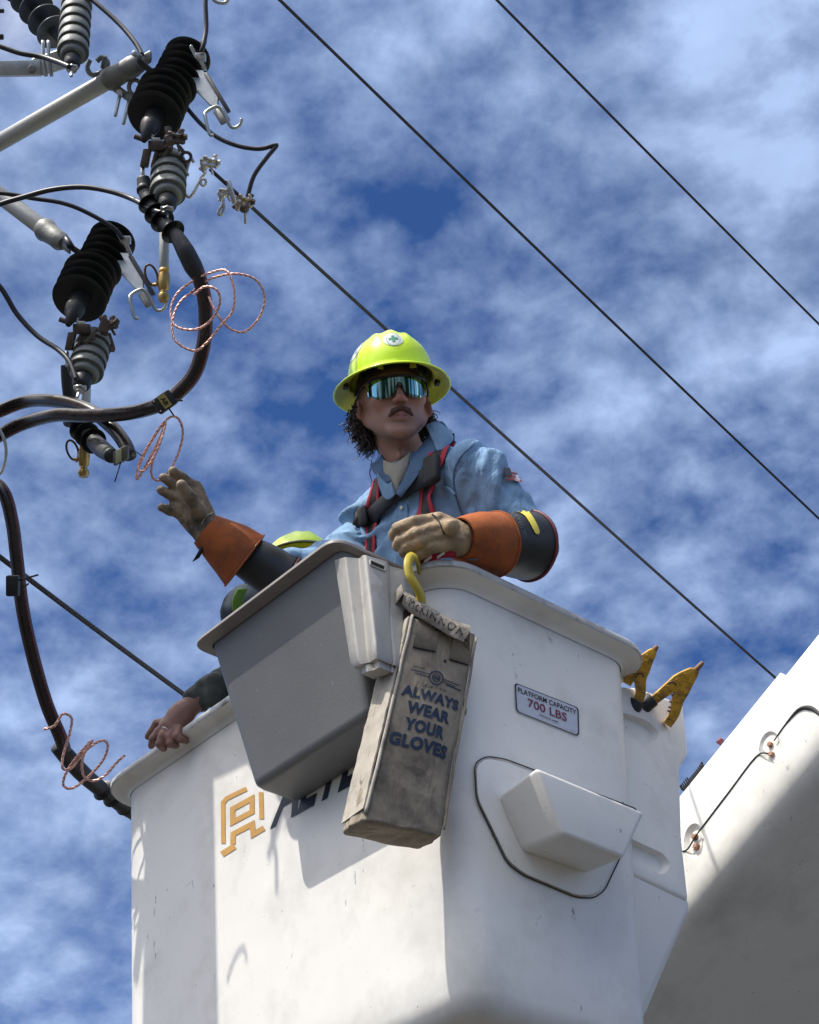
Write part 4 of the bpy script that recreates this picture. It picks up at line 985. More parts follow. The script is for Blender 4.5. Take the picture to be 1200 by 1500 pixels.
cy = catmull([(x, y, 0) for x, y in yl], 8)[:, :2]; ty = np.gradient(cy, axis=0); ny = np.stack([-ty[:, 1], ty[:, 0]], 1); ny /= np.linalg.norm(ny, axis=1)[:, None]
wy = 4.2*np.sqrt(np.clip(1-np.linspace(-1, 1, len(cy))**6, 0.02, 1))
lab = build('yellow_label', loft([[onc(*(c_+n_*w_), .0025) for c_, n_, w_ in zip(cy, ny, wy)], [onc(*c_, .0035) for c_ in cy], [onc(*(c_-n_*w_), .0025) for c_, n_, w_ in zip(cy, ny, wy)]], False, False, False), mat('label_yellow', (.75, .62, .08), .5), c3)
def arc(s, t):    # text path down the cuff, left of the label
    pth = catmull([(744, 752, 0), (756, 764, 0), (763, 778, 0), (766, 790, 0)], 8)[:, :2]; i = min(max(s, 0), 1)*(len(pth)-1.001); a = int(i); k = i-a; c_ = pth[a]*(1-k)+pth[a+1]*k; d_ = unit(pth[a+1]-pth[a]); n_ = np.array([d_[1], -d_[0]])
    return onc(*(c_+n_*t), .0022)
V, Fc = textgeo('TESTED 2022', .0, 1.1)
build('lettering', ([arc(v[0], v[1]*6.0) for v in V], Fc), mat('gray_print', (.12, .12, .12), .7), c3, smooth=False)
build('wrist_strap', ribbon([cast(C2B, x, y, .005, 3.8)[0] for x, y in ((668, 760), (674, 775), (682, 795), (692, 818))], unit(_R), .026, .003), mat('gray_webbing', (.12, .125, .125), .6, var=.2, scale=60), per)
build('buckle', box(cast(C2B, 671, 762, .008, 3.8)[0], _R+_U*-.4, _U, -_F, (.018, .008, .004), .003), M_bronze, per)

per.scale = (1.07,)*3; per.location = tuple(CAMP+(ORG[per.name]-CAMP)*1.07)   # a tall man, standing well inside the bucket

# ------------------------------------------------------------------ second worker, mostly hidden
p2 = thing('person', 'second worker bent down behind the gray bin, bare hand on the left rim', 'person', W(1.05, .42, -1.0))
M_cuffd = mat('dark_gray_green_sleeve', (.05, .058, .055), .85, var=.25, scale=14, bump=.3, bscale=400, wrinkle=(16, .8, (1, 1, .6)))
HC2 = P(436, 858, 4.85)
z2 = unit(Z_+_F*.42+_R*.10); y2 = -_F+_R*.25; y2 = unit(y2-z2*(y2@z2)); x2 = unit(np.cross(y2, z2)); x2 = x2 if x2@_R > 0 else -x2
def H2(v): return HC2+x2*v[0]+y2*v[1]+z2*v[2]
sh2 = SDF(); S2 = P(364, 897, 4.85); S2b = P(480, 930, 5.0); CH2 = (S2+S2b)/2-Z_*.12
sh2.cone(S2, S2b, .085, .085, .04).cone(CH2, CH2-Z_*.5, .16, .15, .06)
HNd = P(292, 1040, 4.62); 
sh2.cone(S2, P(362, 985, 4.80), .070, .055, .03)
G = nets(lambda p: sh2(p)-folds(p, None, .006), np.minimum.reduce([S2, S2b, CH2-Z_*.5])-.18, np.maximum.reduce([S2, S2b])+.13, .012)
build('shirt', G, M_denimd, p2)
sl_ = SDF(); sl_.cone(P(362, 985, 4.76), P(312, 1008, 4.64), .050, .043, .02).cone(P(312, 1008, 4.64), P(290, 1022, 4.63), .042, .040, .01).cone(P(318, 1000, 4.60), P(312, 1020, 4.60), .030, .030, .015)
G = nets(lambda p: sl_(p)-folds(p*2.0, None, .005), np.minimum.reduce([P(350, 985, 4.66), P(290, 1040, 4.63)])-.1, np.maximum.reduce([P(350, 985, 4.66), P(290, 1000, 4.63)])+.1, .007)
build('rolled_cuff', G, M_cuffd, p2)
# bare forearm and hand gripping the rim
dh = 4.56
rimz = NC[2]
arm = SDF(); arm.cone(P(300, 1018, 4.63), Q(262, 1048, .045), .034, .029, .02).cone(Q(264, 1046, .045), Q(246, 1064, .02), .030, .026, .02).cone(Q(268, 1052, .04), Q(258, 1072, .01), .026, .022, .02)
for f in ([(246, 1062, .02, .014), (232, 1072, .01, .0125), (224, 1082, .0, .0115), (222, 1092, .02, .0105)],
          [(249, 1066, .01, .0145), (238, 1078, -.01, .013), (234, 1090, -.02, .0120), (240, 1096, -.005, .011)],
          [(255, 1068, .005, .0145), (248, 1080, -.015, .013), (249, 1089, -.025, .0120), (258, 1092, -.01, .0105)],
          [(262, 1068, .0, .0135), (260, 1078, -.02, .0120), (264, 1083, -.025, .011), (273, 1085, -.01, .0095)],
          [(250, 1056, .03, .015), (230, 1060, .05, .013), (218, 1078, .05, .012)]):
    for i in range(len(f)-1): arm.cone(Q(*f[i][:3]), Q(*f[i+1][:3]), f[i][3], f[i+1][3], .004)
ap = np.array([Q(222, 1092, 0), Q(275, 1090, 0), P(305, 1010, 4.65), Q(240, 1050, .05), Q(262, 1048, .05)])
G = nets(lambda p: arm(p)-.0008*vnoise(p*90, 3), ap.min(0)-.06, ap.max(0)+.06, .004)
ha = build('body', G, M_skin2, p2)
c_ = Q(232, 1070, .01); ax3 = unit(Q(238, 1078, -.01)-Q(249, 1066, .01)); c_ = Q(243, 1071, .002)
x3 = unit(np.cross(ax3, _F)); y3 = np.cross(ax3, x3)
build('ring', tube([c_+(x3*math.cos(a)+y3*math.sin(a))*.0152 for a in np.linspace(0, 2*math.pi, 20, endpoint=False)], .0022, 6, closed=True), M_tin, p2)
# head and helmet
h2 = SDF(); h2.ell((0, 0, .0), (.078, .095, .11), None, .01).cone((0, -.02, -.06), (0, -.08, -.2), .055, .06, .03).ell((0, .095, -.02), (.012, .018, .02), None, .01)
for s in (-1, 1): h2.ell((s*.08, -.005, -.01), (.009, .018, .03), None, .006)
G = nets(h2, (-.12, -.16, -.24), (.12, .14, .13), .009); build('body', ([H2(v) for v in G[0]], G[1]), M_skin, p2)
tl = Matrix.Rotation(math.radians(-8), 3, 'Y')@Matrix.Rotation(math.radians(-6), 3, 'X')
o2 = [[H2(tl@Vector(hatpt(2*math.pi*k/60, t))) for k in range(60)] for t in ts[::2]+[ts[-1]]]
h2o = build('helmet', loft(o2, False, False), M_hat, p2)
i2 = [[H2(tl@Vector((lambda q: (q[0]*.97, q[1]*.97, q[2]-.004))(hatpt(2*math.pi*k/60, t)))) for k in range(60)] for t in ts[::2]+[ts[-1]]]
build('helmet_inside', loft(i2, False, False), M_hatin, h2o)
build('brim_edge', tube([p for p in o2[-1]], .003, 6, closed=True), mat('worn_brim', (.28, .25, .16), .6), h2o)
build('harness_strap', ribbon(catmull([P(356, 862, 4.74), P(348, 880, 4.74), P(350, 905, 4.74)], 5), _R, .03, .004), mat('green_webbing', (.10, .22, .02), .7), p2)
# ------------------------------------------------------------------ utility pole (left, out of the picture) and its arms
pb = np.array([-1.582, 3.438, 0.0])
pole = thing('utility_pole', 'brown wooden utility pole just beyond the left edge of the picture', 'pole', pb)
build('shaft', tube([pb+Z_*z for z in np.linspace(0, 6.7, 12)], [.19, .165], 28), M_wood, pole)
def collar_arm(A, B, r, label, loc_):
    t = thing('support_arm', label, 'support arm', loc_, 'white fibreglass support arms')
    build('arm_tube', cyl(A, B, r, 20), M_armtube, t); return t
A1 = P(-145, 291, 5.26); B1 = P(176, 108, 4.80)
a1 = collar_arm(A1, B1, .0265, 'upper white tubular arm reaching from the left edge to the black insulator at the top', A1)
d1 = unit(B1-A1)
build('end_fitting', join(lathe(B1-d1*.05, d1, [(0, .033), (.015, .036), (.03, .033), (.07, .031), (.10, .033), (.125, .028), (.135, .015)], 20), box(B1+d1*.085, d1, _U, _F, (.04, .018, .014), .008)), M_cast, a1, auto=50)
build('clamp_bolt', cyl(P(205, 83, 4.70), P(196, 78, 4.66), .009, 8), M_galv, a1)
build('link', box(P(214, 98, 4.72), _R+_U*-.9, _U, _F, (.035, .012, .012), .004), M_epdm, a1)
A2 = P(-145, 176, 5.45); B2 = P(76, 344, 4.85)
a2 = collar_arm(A2, B2, .0265, 'lower white tubular arm running down to the lower black insulator', A2)
d2 = unit(B2-A2)
build('end_fitting', join(lathe(B2-d2*.05, d2, [(0, .033), (.015, .037), (.03, .033), (.07, .029), (.10, .030), (.12, .02)], 20), box(B2+d2*.075, d2, _U, _F, (.035, .018, .013), .008)), M_cast, a2, auto=50)
build('clamp_bolt', cyl(P(97, 350, 4.72), P(104, 362, 4.70), .011, 8), M_epdm, a2)

build('link', box(P(116, 370, 4.80), _R-_U*.7, _U, _F, (.040, .011, .011), .004), M_epdm, a2)

def sheds(A, B, n, rs, rc, m_, par, tilt=1.0, th=.35, taper=0.0, core=True, droop=.22):
    A = np.asarray(A); B = np.asarray(B); D = unit(B-A); L = np.linalg.norm(B-A); st = L/n
    if core: build('core', lathe(A-D*.004, D, [(0, rc), (L+.008, rc)], 18), m_, par)
    for i in range(n):
        r_ = rs*(1-taper*i/max(n-1, 1)) if not hasattr(rs, '__len__') else rs[i]
        o = A+D*(i*st); p_ = [(0, rc), (st*.10, rc*1.02), (st*.10+r_*droop*.45, r_*.75), (st*.10+r_*droop*.75, r_*.985), (st*.10+r_*droop*.85, r_), (st*.10+r_*droop*.95, r_*.99), (st*.10+r_*droop*.75, r_*.78), (st*.10+r_*droop*.55, rc*1.1), (st*.9, rc)]
        build('shed', lathe(o, D, p_, 32), m_, par, auto=60)

def cutout(dx, dy, label, dd=0.0, tx=0, hookright=False):
    def X(x, y, d=0.0): return P(x+dx, y+dy, 4.70+dd+d)
    t = thing('fuse_cutout', label, 'fuse cutout', X(240, 140), 'fuse cutouts with black shed insulators')
    TA = X(276, 82, .20); TB = X(250, 134, .06); LA = X(243, 132, .05); LB_ = X(223, 178, -.09)
    sheds(TA, TB, 5, .072, .026, M_epdm, t, droop=.10); sheds(LA, LB_, 4, .080, .026, M_epdm, t, droop=.10)
    build('middle_band', lathe(TB, unit(LA-TB), [(0, .032), (np.linalg.norm(LA-TB), .032)], 16), M_epdm, t)
    build('end_cap', lathe(LB_, unit(LB_-LA), [(0, .028), (.02, .029), (.045, .026), (.05, .022), (.11, .008)], 20), M_blackrub, t)
    # top contact: bright terminal, channel-shaped hood and hook
    c = X(294, 84, .12)
    build('terminal', join(box(c, _R, _U, _F, (.016, .012, .010), .003), box(c-_U*.018+_R*.004, _R*.4-_U, _R, _F, (.022, .007, .008), .002), cyl(c-_R*.012, c-_R*.03+_U*.035, .006, 8)), M_tin, t, auto=40)
    h0 = X(288, 108, .10); h1_ = X(324, 168, .02); hd2 = unit(h1_-h0); hs_ = unit(np.cross(hd2, _F)); 
    pl = [(-.025, -.006), (.008, -.030), (.06, -.027), (.13, -.014), (.15, .004), (.12, .020), (.05, .024), (.0, .022)]
    build('hood_plate', hexa([h0+hd2*a+hs_*b for a, b in pl], [h0+hd2*a+hs_*b+_F*.02 for a, b in pl], .002, 1), M_galv, t, smooth=False)
    build('spring_bar', box((h0+h1_)/2+hs_*.024*(1 if (hs_@_R) > 0 else -1)+hd2*.012, hd2, hs_, _F, (.085, .006, .016), .003), M_blackrub, t, auto=40)
    build('contact_shoe', box(h1_+hd2*.005, hd2, hs_, _F, (.030, .016, .012), .005), M_cast, t, auto=40)
    build('attachment_hook', tube([X(*q) for q in ((313, 198, -.05), (307, 196, -.05), (301, 172, -.04), (302, 164, -.03), (318, 156, -.02), (328, 166, -.02), (337, 184, -.02), (345, 187, -.02), (352, 182, -.02), (354, 174, -.02))], .0052, 8, sm=6), M_galv, t)
    # bottom hinge casting
    hb = X(224, 214, -.14)
    build('hinge', join(box(hb+_R*.012, _R, _U, _F, (.024, .014, .014), .004), box(hb-_R*.02-_U*.035, _R*.2+_U, _R, _F, (.026, .011, .012), .003), cyl(hb-_R*.03+_U*.02, hb-_R*.052+_U*.028, .008, 8), box(hb+_R*.035-_U*.028, _R*.6+_U, _R, _F, (.032, .006, .01), .002), cyl(hb+_R*.002-_U*.05, hb+_R*.012-_U*.01, .006, 8)), M_bronze, t, auto=40)
    build('hinge_bolt', join(cyl(hb-_R*.01+_U*.02, hb-_R*.005+_U*.034, .010, 6), box(hb+_R*.01+_U*.016, _R, _U, _F, (.012, .006, .012), .002)), M_tin, t, auto=40)
    return t, X
ct1, X1 = cutout(0, 0, 'upper fuse cutout with black sheds at the end of the upper white arm')
ct2, X2 = cutout(-110, 268, 'lower fuse cutout with black sheds at the end of the lower white arm')
def fuse(xa, ya, xb, yb, dd, label):
    t = thing('fuse_tube', label, 'fuse tube', P(xb, yb, dd), 'hanging fuse tubes with brass ends'); A = P(xa, ya, dd+.08); B = P(xb, yb, dd); D = unit(B-A)
    build('tube_body', cyl(A, B-D*.05, .0145, 16), M_tubeg, t)
    build('yellow_band', lathe(B-D*.068, D, [(0, .0148), (.014, .0148)], 16), M_yellow, t)
    build('ferrule', join(lathe(B-D*.052, D, [(0, .0165), (.02, .018), (.05, .0155), (.055, .011), (.062, .011), (.068, .0165), (.078, .0175), (.088, .013)], 18), box(B-D*.025-_R*.014, _R+_U, _U, _F, (.014, .006, .01), .002)), M_brass, t, auto=40)
    c = B-D*.045-_R*.036+_U*.004
    build('pull_ring', tube([c+(_U*math.cos(a)*.030-_R*.15*math.cos(a)*.05+_R*math.sin(a)*.017) for a in np.linspace(0, 2*math.pi, 28, endpoint=False)], .0036, 8, closed=True), M_bronze, t)
    build('ring_arm', cyl(c-_U*.028+_R*.004, B-D*.02-_R*.01, .005, 8), M_brass, t); return t
fuse(241, 330, 240, 425, 4.60, 'gray fuse tube with brass end hanging beside the upper copper coil')
fuse(127, 555, 123, 682, 4.86, 'silver fuse tube with brass end hanging behind the two crossing cables')

def arrester(A, B, n, r, label, dd=0):
    t = thing('surge_arrester', label, 'arrester', B, 'gray surge arresters with rounded sheds'); D = unit(B-A); L = np.linalg.norm(B-A)
    prof0 = [(0, r*.45), (L*.04, r*.8)]; build('core', lathe(A, D, [(0, r*.78), (L, r*.78)], 20), M_gray, t)
    st = L/n
    for i in range(n):
        build('shed', lathe(A+D*st*i, D, [(0, r*.80), (st*.15, r*.90), (st*.55, r*.985), (st*.86, r*1.0), (st*.93, r*.985), (st*.90, r*.86), (st*.9, r*.8)], 32), M_gray, t, auto=50)
    build('top_cap', lathe(A-D*.018, D, [(0, r*.4), (.006, r*.72), (.02, r*.85)], 24), M_gray, t)
    build('bottom_skirt', lathe(B, D, [(0, r*.8), (.012, r*.78), (.020, r*.66), (.020, r*.5)], 24), M_gray, t)
    build('isolator', lathe(B+D*.018, D, [(0, r*.50), (.01, r*.52), (.035, r*.50), (.045, r*.42), (.05, r*.3)], 20), M_blackrub, t)
    build('ground_stud', join(lathe(B+D*.062, D, [(0, .013), (.008, .013), (.0082, .017), (.013, .017), (.0132, .010), (.022, .010), (.0222, .005), (.045, .005)], 8), box(B+D*.066, _R, _U, _F, (.018, .006, .012), .003)), M_tin, t, auto=40)
    return t
ar1 = arrester(P(248, 234, 4.62), P(246, 284, 4.52), 4, .052, 'gray arrester with rounded sheds below the upper black insulator')
ar2 = arrester(P(140, 497, 4.64), P(125, 545, 4.54), 4, .052, 'gray arrester with rounded sheds below the lower black insulator')
ar0 = arrester(P(116, -40, 4.98), P(107, 78, 4.74), 9, .047, 'tall gray arrester at the top left above the steel bracket')
# bronze hot-line clamps
def clamp(c, label, m_, s=1.0, eye=None, rot=0.0, m2=None):
    s *= .82
    t = thing('line_clamp', label, 'line clamp', c, 'bolted line clamps'); r1 = _R*math.cos(rot)+_U*math.sin(rot); u1 = -_R*math.sin(rot)+_U*math.cos(rot)
    sd = SDF(); sd.cone(c-r1*.016*s, c+r1*.014*s, .011*s, .013*s, .004).cone(c+r1*.018*s-u1*.010*s, c+r1*.020*s+u1*.018*s, .009*s, .008*s, .004).cone(c-r1*.020*s-u1*.016*s, c-r1*.018*s+u1*.012*s, .0085*s, .010*s, .004)
    sd.cone(c+r1*.004*s+u1*.008*s-_F*.006, c-r1*.008*s+u1*.022*s-_F*.006, .008*s, .006*s, .003).cone(c-r1*.03*s+u1*.004*s-_F*.03, c+r1*.03*s-u1*.004*s-_F*.004, .0075*s, .0075*s, .002, True)
    sd.cone(c+u1*.004*s-_F*.05, c+u1*.004*s-_F*.008, .005*s, .005*s, .002, True)
    build('clamp_body', nets(lambda p: sd(p)-.0009*vnoise(p*180, 6), c-.05*s, c+.05*s, .0028), m_, t)
    build('bolt', join(cyl(c+r1*.012*s, c+r1*.030*s+u1*.022*s, .0055*s, 6), cyl(c-r1*.016*s, c-r1*.034*s-u1*.012*s, .006*s, 6), cyl(c-u1*.01*s+r1*.003*s, c-u1*.034*s+r1*.003*s, .0045*s, 8), cyl(c+r1*.024*s+u1*.001*s, c+r1*.034*s-u1*.002*s, .0085*s, 6)), m2 or m_, t, auto=40)
    if eye is not None: build('eye_screw', tube(catmull(eye, 6), .0045, 8), M_tin if m_ is M_tin else m_, t)
    return t
cl1 = clamp(P(257, 205, 4.55), 'brown bronze clamp on the stud of the upper gray arrester', M_bronze, 1.25, rot=.3)
build('stud_tube', cyl(P(245, 186, 4.60), P(248, 226, 4.60), .0125, 14), M_bronze, cl1)
build('stud_tip', cyl(P(248, 224, 4.60), P(249, 232, 4.60), .010, 12), M_tin, cl1)
build('eye', tube([P(273+7*math.cos(a), 230+7*math.sin(a), 4.57) for a in np.linspace(0, 6.283, 18, endpoint=False)], .005, 8, closed=True), M_bronze, cl1)
build('eye_screw', cyl(P(262, 214, 4.56), P(270, 224, 4.57), .006, 8), M_bronze, cl1)
cl2 = clamp(P(307, 240, 4.60), 'shiny tinned clamp where the long wire starts, nearest the upper gray arrester', M_tin, 1.15, [P(302, 252, 4.58), P(294, 262, 4.58), P(285, 280, 4.57), P(278, 289, 4.57), P(272, 285, 4.57)], .2)
build('eye', tube([P(298+4*math.cos(a), 267+5*math.sin(a), 4.57) for a in np.linspace(0, 6.283, 14, endpoint=False)], .004, 8, closed=True), M_tin, cl2)
build('clip', tube([P(284, 238, 4.60), P(280, 232, 4.6), P(276, 240, 4.6), P(273, 254, 4.6), P(277, 256, 4.6)], .005, 8, sm=4), M_tin, cl2)
cl3 = clamp(P(330, 284, 4.66), 'shiny tinned clamp with hanging eye, middle of the three along the long wire', M_tin, .95, [P(327, 292, 4.64), P(326, 300, 4.64), P(321, 308, 4.64), P(320, 314, 4.64), P(325, 314, 4.64), P(328, 305, 4.64), P(327, 296, 4.64)], .5)
build('stud_bar', cyl(P(334, 264, 4.64), P(344, 298, 4.64), .008, 10), M_tin, cl3)
cl4 = clamp(P(357, 297, 4.68), 'tan bronze clamp taking the black jumper, lowest of those on the long wire', mat('tan_bronze', (.52, .42, .33), .35, metal=.7, var=.35, scale=50), 1.2, rot=.1, m2=M_bronze)
build('stud', cyl(P(358, 300, 4.66), P(360, 328, 4.66), .0045, 8), M_tin, cl4); build('spout', lathe(P(358, 300, 4.66), P(358, 312, 4.64)-P(358, 300, 4.66), [(0, .012), (.02, .014), (.024, .010)], 12), M_bronze, cl4)
cl5 = clamp(P(160, 478, 4.55), 'dark bronze clamp with wing bolt on the lower gray arrester', M_bronze, 1.1, [P(160, 488, 4.55), P(164, 500, 4.55), P(167, 512, 4.55), P(163, 513, 4.55), P(161, 505, 4.55)], .5)
build('wedge', hexa([P(x, y, 4.53) for x, y in ((150, 462), (162, 470), (158, 488), (142, 486))], [P(x, y, 4.57) for x, y in ((150, 462), (162, 470), (158, 488), (142, 486))], .003, 2), M_bronze, cl5, smooth=False)
build('bolt_head', cyl(P(163, 476, 4.52), P(174, 468, 4.52), .008, 8), M_bronze, cl5); build('cap', cyl(P(150, 463, 4.55), P(152, 468, 4.55), .012, 8), M_bronze, cl5)

# cable terminations
def term(pts, rs, n, label, lug=None, rc=.021):
    t = thing('cable_termination', label, 'cable termination', P(*pts[0]), 'black cable terminations with sheds'); c = [P(*q) for q in pts]
    L = [np.linalg.norm(c[i+1]-c[i]) for i in range(len(c)-1)]; cc_ = catmull(c, 8)
    build('sleeve', tube(cc_, [rc*.9, rc, rc, rc*.95, rc*.95, rc*1.2, rc*1.25, rc], 16), M_blackrub, t)
    Tn = np.gradient(cc_, axis=0)
    for k in n:
        i = int(k*(len(cc_)-1)); D = unit(Tn[i]); r_ = rs
        build('shed', lathe(cc_[i]-D*.004, D, [(0, rc), (.002, rc*1.1), (r_*.22, r_*.8), (r_*.34, r_), (r_*.38, r_*.97), (r_*.24, r_*.7), (r_*.18, rc)], 28), M_epdm, t, auto=60)
    return t
t1 = term([(210, 262, 4.56), (214, 284, 4.54), (226, 308, 4.50), (240, 326, 4.46), (258, 345, 4.42), (272, 368, 4.40), (283, 390, 4.40), (291, 404, 4.40)], .036, (.22, .31, .40, .53), 'upper black cable termination curving down from beside the gray arrester')
build('cone', lathe(P(209, 262, 4.56), P(212, 282, 4.54)-P(209, 262, 4.56), [(0, .006), (.01, .010), (.035, .022), (.045, .022)], 16), M_blackrub, t1)
build('lug', cyl(P(209, 242, 4.57), P(209, 264, 4.56), .006, 10), M_tin, t1)
t2 = term([(98, 535, 4.90), (100, 560, 4.90), (104, 590, 4.90), (112, 618, 4.88), (125, 634, 4.82), (136, 645, 4.74), (150, 658, 4.64), (164, 668, 4.52)], .039, (.40, .50, .60, .72), 'lower black cable termination hanging behind the crossing cables')
build('lug', cyl(P(98, 515, 4.57), P(99, 537, 4.56), .006, 10), M_tin, t2)
t3 = term([(84, 1092, 4.76), (98, 1108, 4.78), (118, 1130, 4.82), (138, 1148, 4.88), (160, 1164, 4.94), (185, 1180, 5.02), (215, 1196, 5.12), (240, 1205, 5.2)], .034, (.50, .60, .70, .80), 'black cable termination with fins at bottom left, ending behind the bucket rim', rc=.026)

# thick cables
M_cable = mat('black_cable_jacket', (.020, .012, .011), .26, var=.4, scale=30, bump=.1)
M_cablered = mat('cable_red_stripe', (.13, .022, .022), .4, var=.3, scale=60)
def cable(pts, r, label, cat='cable', stripe=None, group=None):
    pts = [(x, y, d+(.38*min(max((235-x)/200, 0), 1) if y < 700 else .14)) for x, y, d in pts]   # the loops swing away from the bucket on the left
    c = catmull([P(*q) for q in pts], 10); o = build('power_cable', tube(c, r, 16), M_cable); tag(o, label, cat, group)
    if stripe:
        T_ = np.gradient(c, axis=0)
        for dr, sgn in stripe:
            sp_ = [p+unit(np.cross(unit(t_), _F))*sgn*r*.80-_F*r*.56 for p, t_ in zip(c, T_)]
            build('red_stripe', ribbon(sp_, [unit(unit(np.cross(unit(t_), _F))*.56+_F*.8*sgn) for t_ in T_], dr, .0015), M_cablered, o)
    return o
kc1 = cable([(289, 398, 4.40), (297, 425, 4.40), (301, 455, 4.40), (299, 500, 4.40), (286, 545, 4.41), (262, 574, 4.42), (236, 592, 4.43), (190, 605, 4.44), (130, 609, 4.45), (85, 608, 4.46), (45, 617, 4.48), (10, 632, 4.50), (-40, 665, 4.55), (-110, 740, 4.7)], .0205, 'thick black cable looping from the upper termination to the left edge, tagged', stripe=[(.008, 1), (.004, -1)])
kc2 = cable([(190, 668, 4.46), (183, 650, 4.48), (166, 628, 4.50), (140, 606, 4.53), (110, 593, 4.56), (75, 587, 4.58), (40, 588, 4.60), (5, 600, 4.62), (-45, 625, 4.66), (-110, 690, 4.8)], .0205, 'thick black cable arching behind the tagged cable to a cut end', stripe=[(.006, 1)])
kc3 = cable([(-60, 700, 4.75), (-15, 705, 4.7), (6, 722, 4.66), (18, 765, 4.64), (25, 820, 4.62), (33, 890, 4.60), (48, 960, 4.60), (68, 1030, 4.60), (88, 1078, 4.61), (95, 1100, 4.63)], .0200, 'thick black cable hanging down the left side to the bucket', stripe=[(.007, 1), (.004, -1)])
# tag holder
tg = thing('cable_tag', 'black square cable tag with a yellow lettered insert', 'cable tag', P(240, 589, 4.40))
tr = unit(_R*math.cos(math.radians(35))+_U*math.sin(math.radians(35))); tu = unit(-_R*math.sin(math.radians(35))+_U*math.cos(math.radians(35)))
tcn = P(241, 589, 4.385)
build('holder', box(tcn, tr, tu, _F, (.030, .023, .010), .006), M_blackrub, tg, auto=40)
yq = [tcn+tr*x+tu*y-_F*.0112 for x, y in ((-.008, -.019), (.014, -.019), (.014, .019), (-.008, .019))]
yi = build('insert', (yq, [(0, 1, 2, 3)]), mat('tag_yellow', (.33, .27, .06), .6), tg, smooth=False)
ym = quadmap([p-_F*.001 for p in (yq[3], yq[0], yq[1], yq[2])])
build('lettering', lettering('AB', ym, (.18, .2, .82, .8), .04), M_ink, yi, smooth=False)
for x, y in ((-.022, .016), (-.022, -.016)): build('screw', lathe(tcn+tr*x+tu*y-_F*.010, -_F, [(0, .0025), (.002, .002)], 8), M_tin, tg)
build('zip_tie', cyl(tcn+tr*.026-tu*.01, tcn+tr*.043-tu*.026, .0025, 6), M_blackrub, tg); build('zip_tie', cyl(tcn-tu*.02-tr*.0, tcn-tu*.045+tr*.0, .0025, 6), M_blackrub, tg)
tg2 = thing('cable_tag', 'yellowish tag block strapped to the cut cable end', 'cable tag', P(177, 667, 4.40))
build('holder', box(P(178, 667, 4.43), _R+_U*.5, _U, _F, (.022, .020, .016), .004), mat('olive_block', (.10, .105, .07), .6, var=.3), tg2, auto=40)
build('insert', box(P(174, 668, 4.412), _R+_U*.5, _U, _F, (.009, .018, .003), .001), mat('faded_yellow', (.36, .36, .22), .6), tg2, auto=40)
build('zip_tie', tube([P(178, 674, 4.42), P(172, 694, 4.4), P(168, 706, 4.4)], .002, 6), M_blackrub, tg2)
build('zip_tie', tube([P(190, 656, 4.4), P(200, 662, 4.4), P(208, 668, 4.4)], .0015, 6, sm=4), M_blackrub, tg2)
tg3 = thing('cable_tag', 'small black clip box on the hanging left cable', 'cable tag', P(20, 856, 4.6))
build('holder', box(P(19, 858, 4.58), _R, _U, _F, (.018, .030, .014), .005), M_blackrub, tg3, auto=40)
build('zip_tie', cyl(P(28, 850, 4.57), P(56, 842, 4.55), .0028, 6), M_blackrub, tg3); build('zip_tie', cyl(P(32, 862, 4.57), P(42, 855, 4.55), .0025, 6), M_blackrub, tg3)

# copper coils
M_cuw = mat('bare_copper_strand', (.78, .46, .38), .38, metal=.55, var=.35, scale=90)
def coil(name_label, pl, d, r=.0042):
    pts = catmull([P(x, y, d+z) for x, y, z in pl], 10); T_ = np.gradient(pts, axis=0); gs = []
    t = thing('copper_wire_coil', name_label, 'wire coil', P(pl[0][0], pl[0][1], d), 'coils of twisted copper wire')
    L = np.concatenate([[0], np.cumsum(np.linalg.norm(np.diff(pts, axis=0), axis=1))])
    fine = np.interp(np.linspace(0, L[-1], int(L[-1]/.004)), L, np.arange(len(L)))
    pf = np.stack([np.interp(fine, np.arange(len(L)), pts[:, i]) for i in range(3)], 1); Tf = np.gradient(pf, axis=0)
    for k in range(3):
        o = []
        for i, (p, t_) in enumerate(zip(pf, Tf)):
            t_ = unit(t_); x = unit(np.cross(t_, [.2, .9, .3])); y = np.cross(t_, x); a = i*.55+k*2.094
            o.append(p+(x*math.cos(a)+y*math.sin(a))*r*.5)
        gs.append(build('wire_strand', tube(o, r*.56, 5), M_cuw, t))
    return t
coil('loose loops of copper wire hanging round the thick black cable, topmost', [(284, 432, -.03), (300, 420, -.05), (318, 425, -.06), (322, 445, -.05), (308, 470, -.03), (285, 483, -.03), (258, 478, -.02), (250, 458, .0), (258, 432, .02), (285, 410, .03), (320, 396, .0), (335, 400, -.02), (343, 425, -.03), (341, 455, -.03), (325, 475, -.03), (305, 500, -.03), (285, 514, -.03), (258, 500, -.02), (252, 475, .0), (262, 445, .03), (285, 425, .04), (310, 408, .02), (345, 401, .0), (375, 410, .0), (388, 435, .0), (380, 465, .0), (358, 486, .0), (335, 480, .0), (318, 460, .0), (306, 435, .02)], 4.36, .0036)
coil('narrow hank of copper wire just above the stretched glove', [(243, 616, 0), (235, 640, 0), (215, 680, 0), (201, 702, .01), (203, 685, .02), (220, 650, .02), (242, 618, .01), (236, 645, -.02), (225, 670, -.02), (210, 690, -.02), (203, 680, -.01), (225, 640, 0), (245, 614, .0), (260, 612, .02), (268, 632, .03), (262, 662, .03), (248, 690, .02), (232, 704, .02), (222, 695, .01), (225, 672, .0), (238, 640, -.01)], 4.42, .0036)
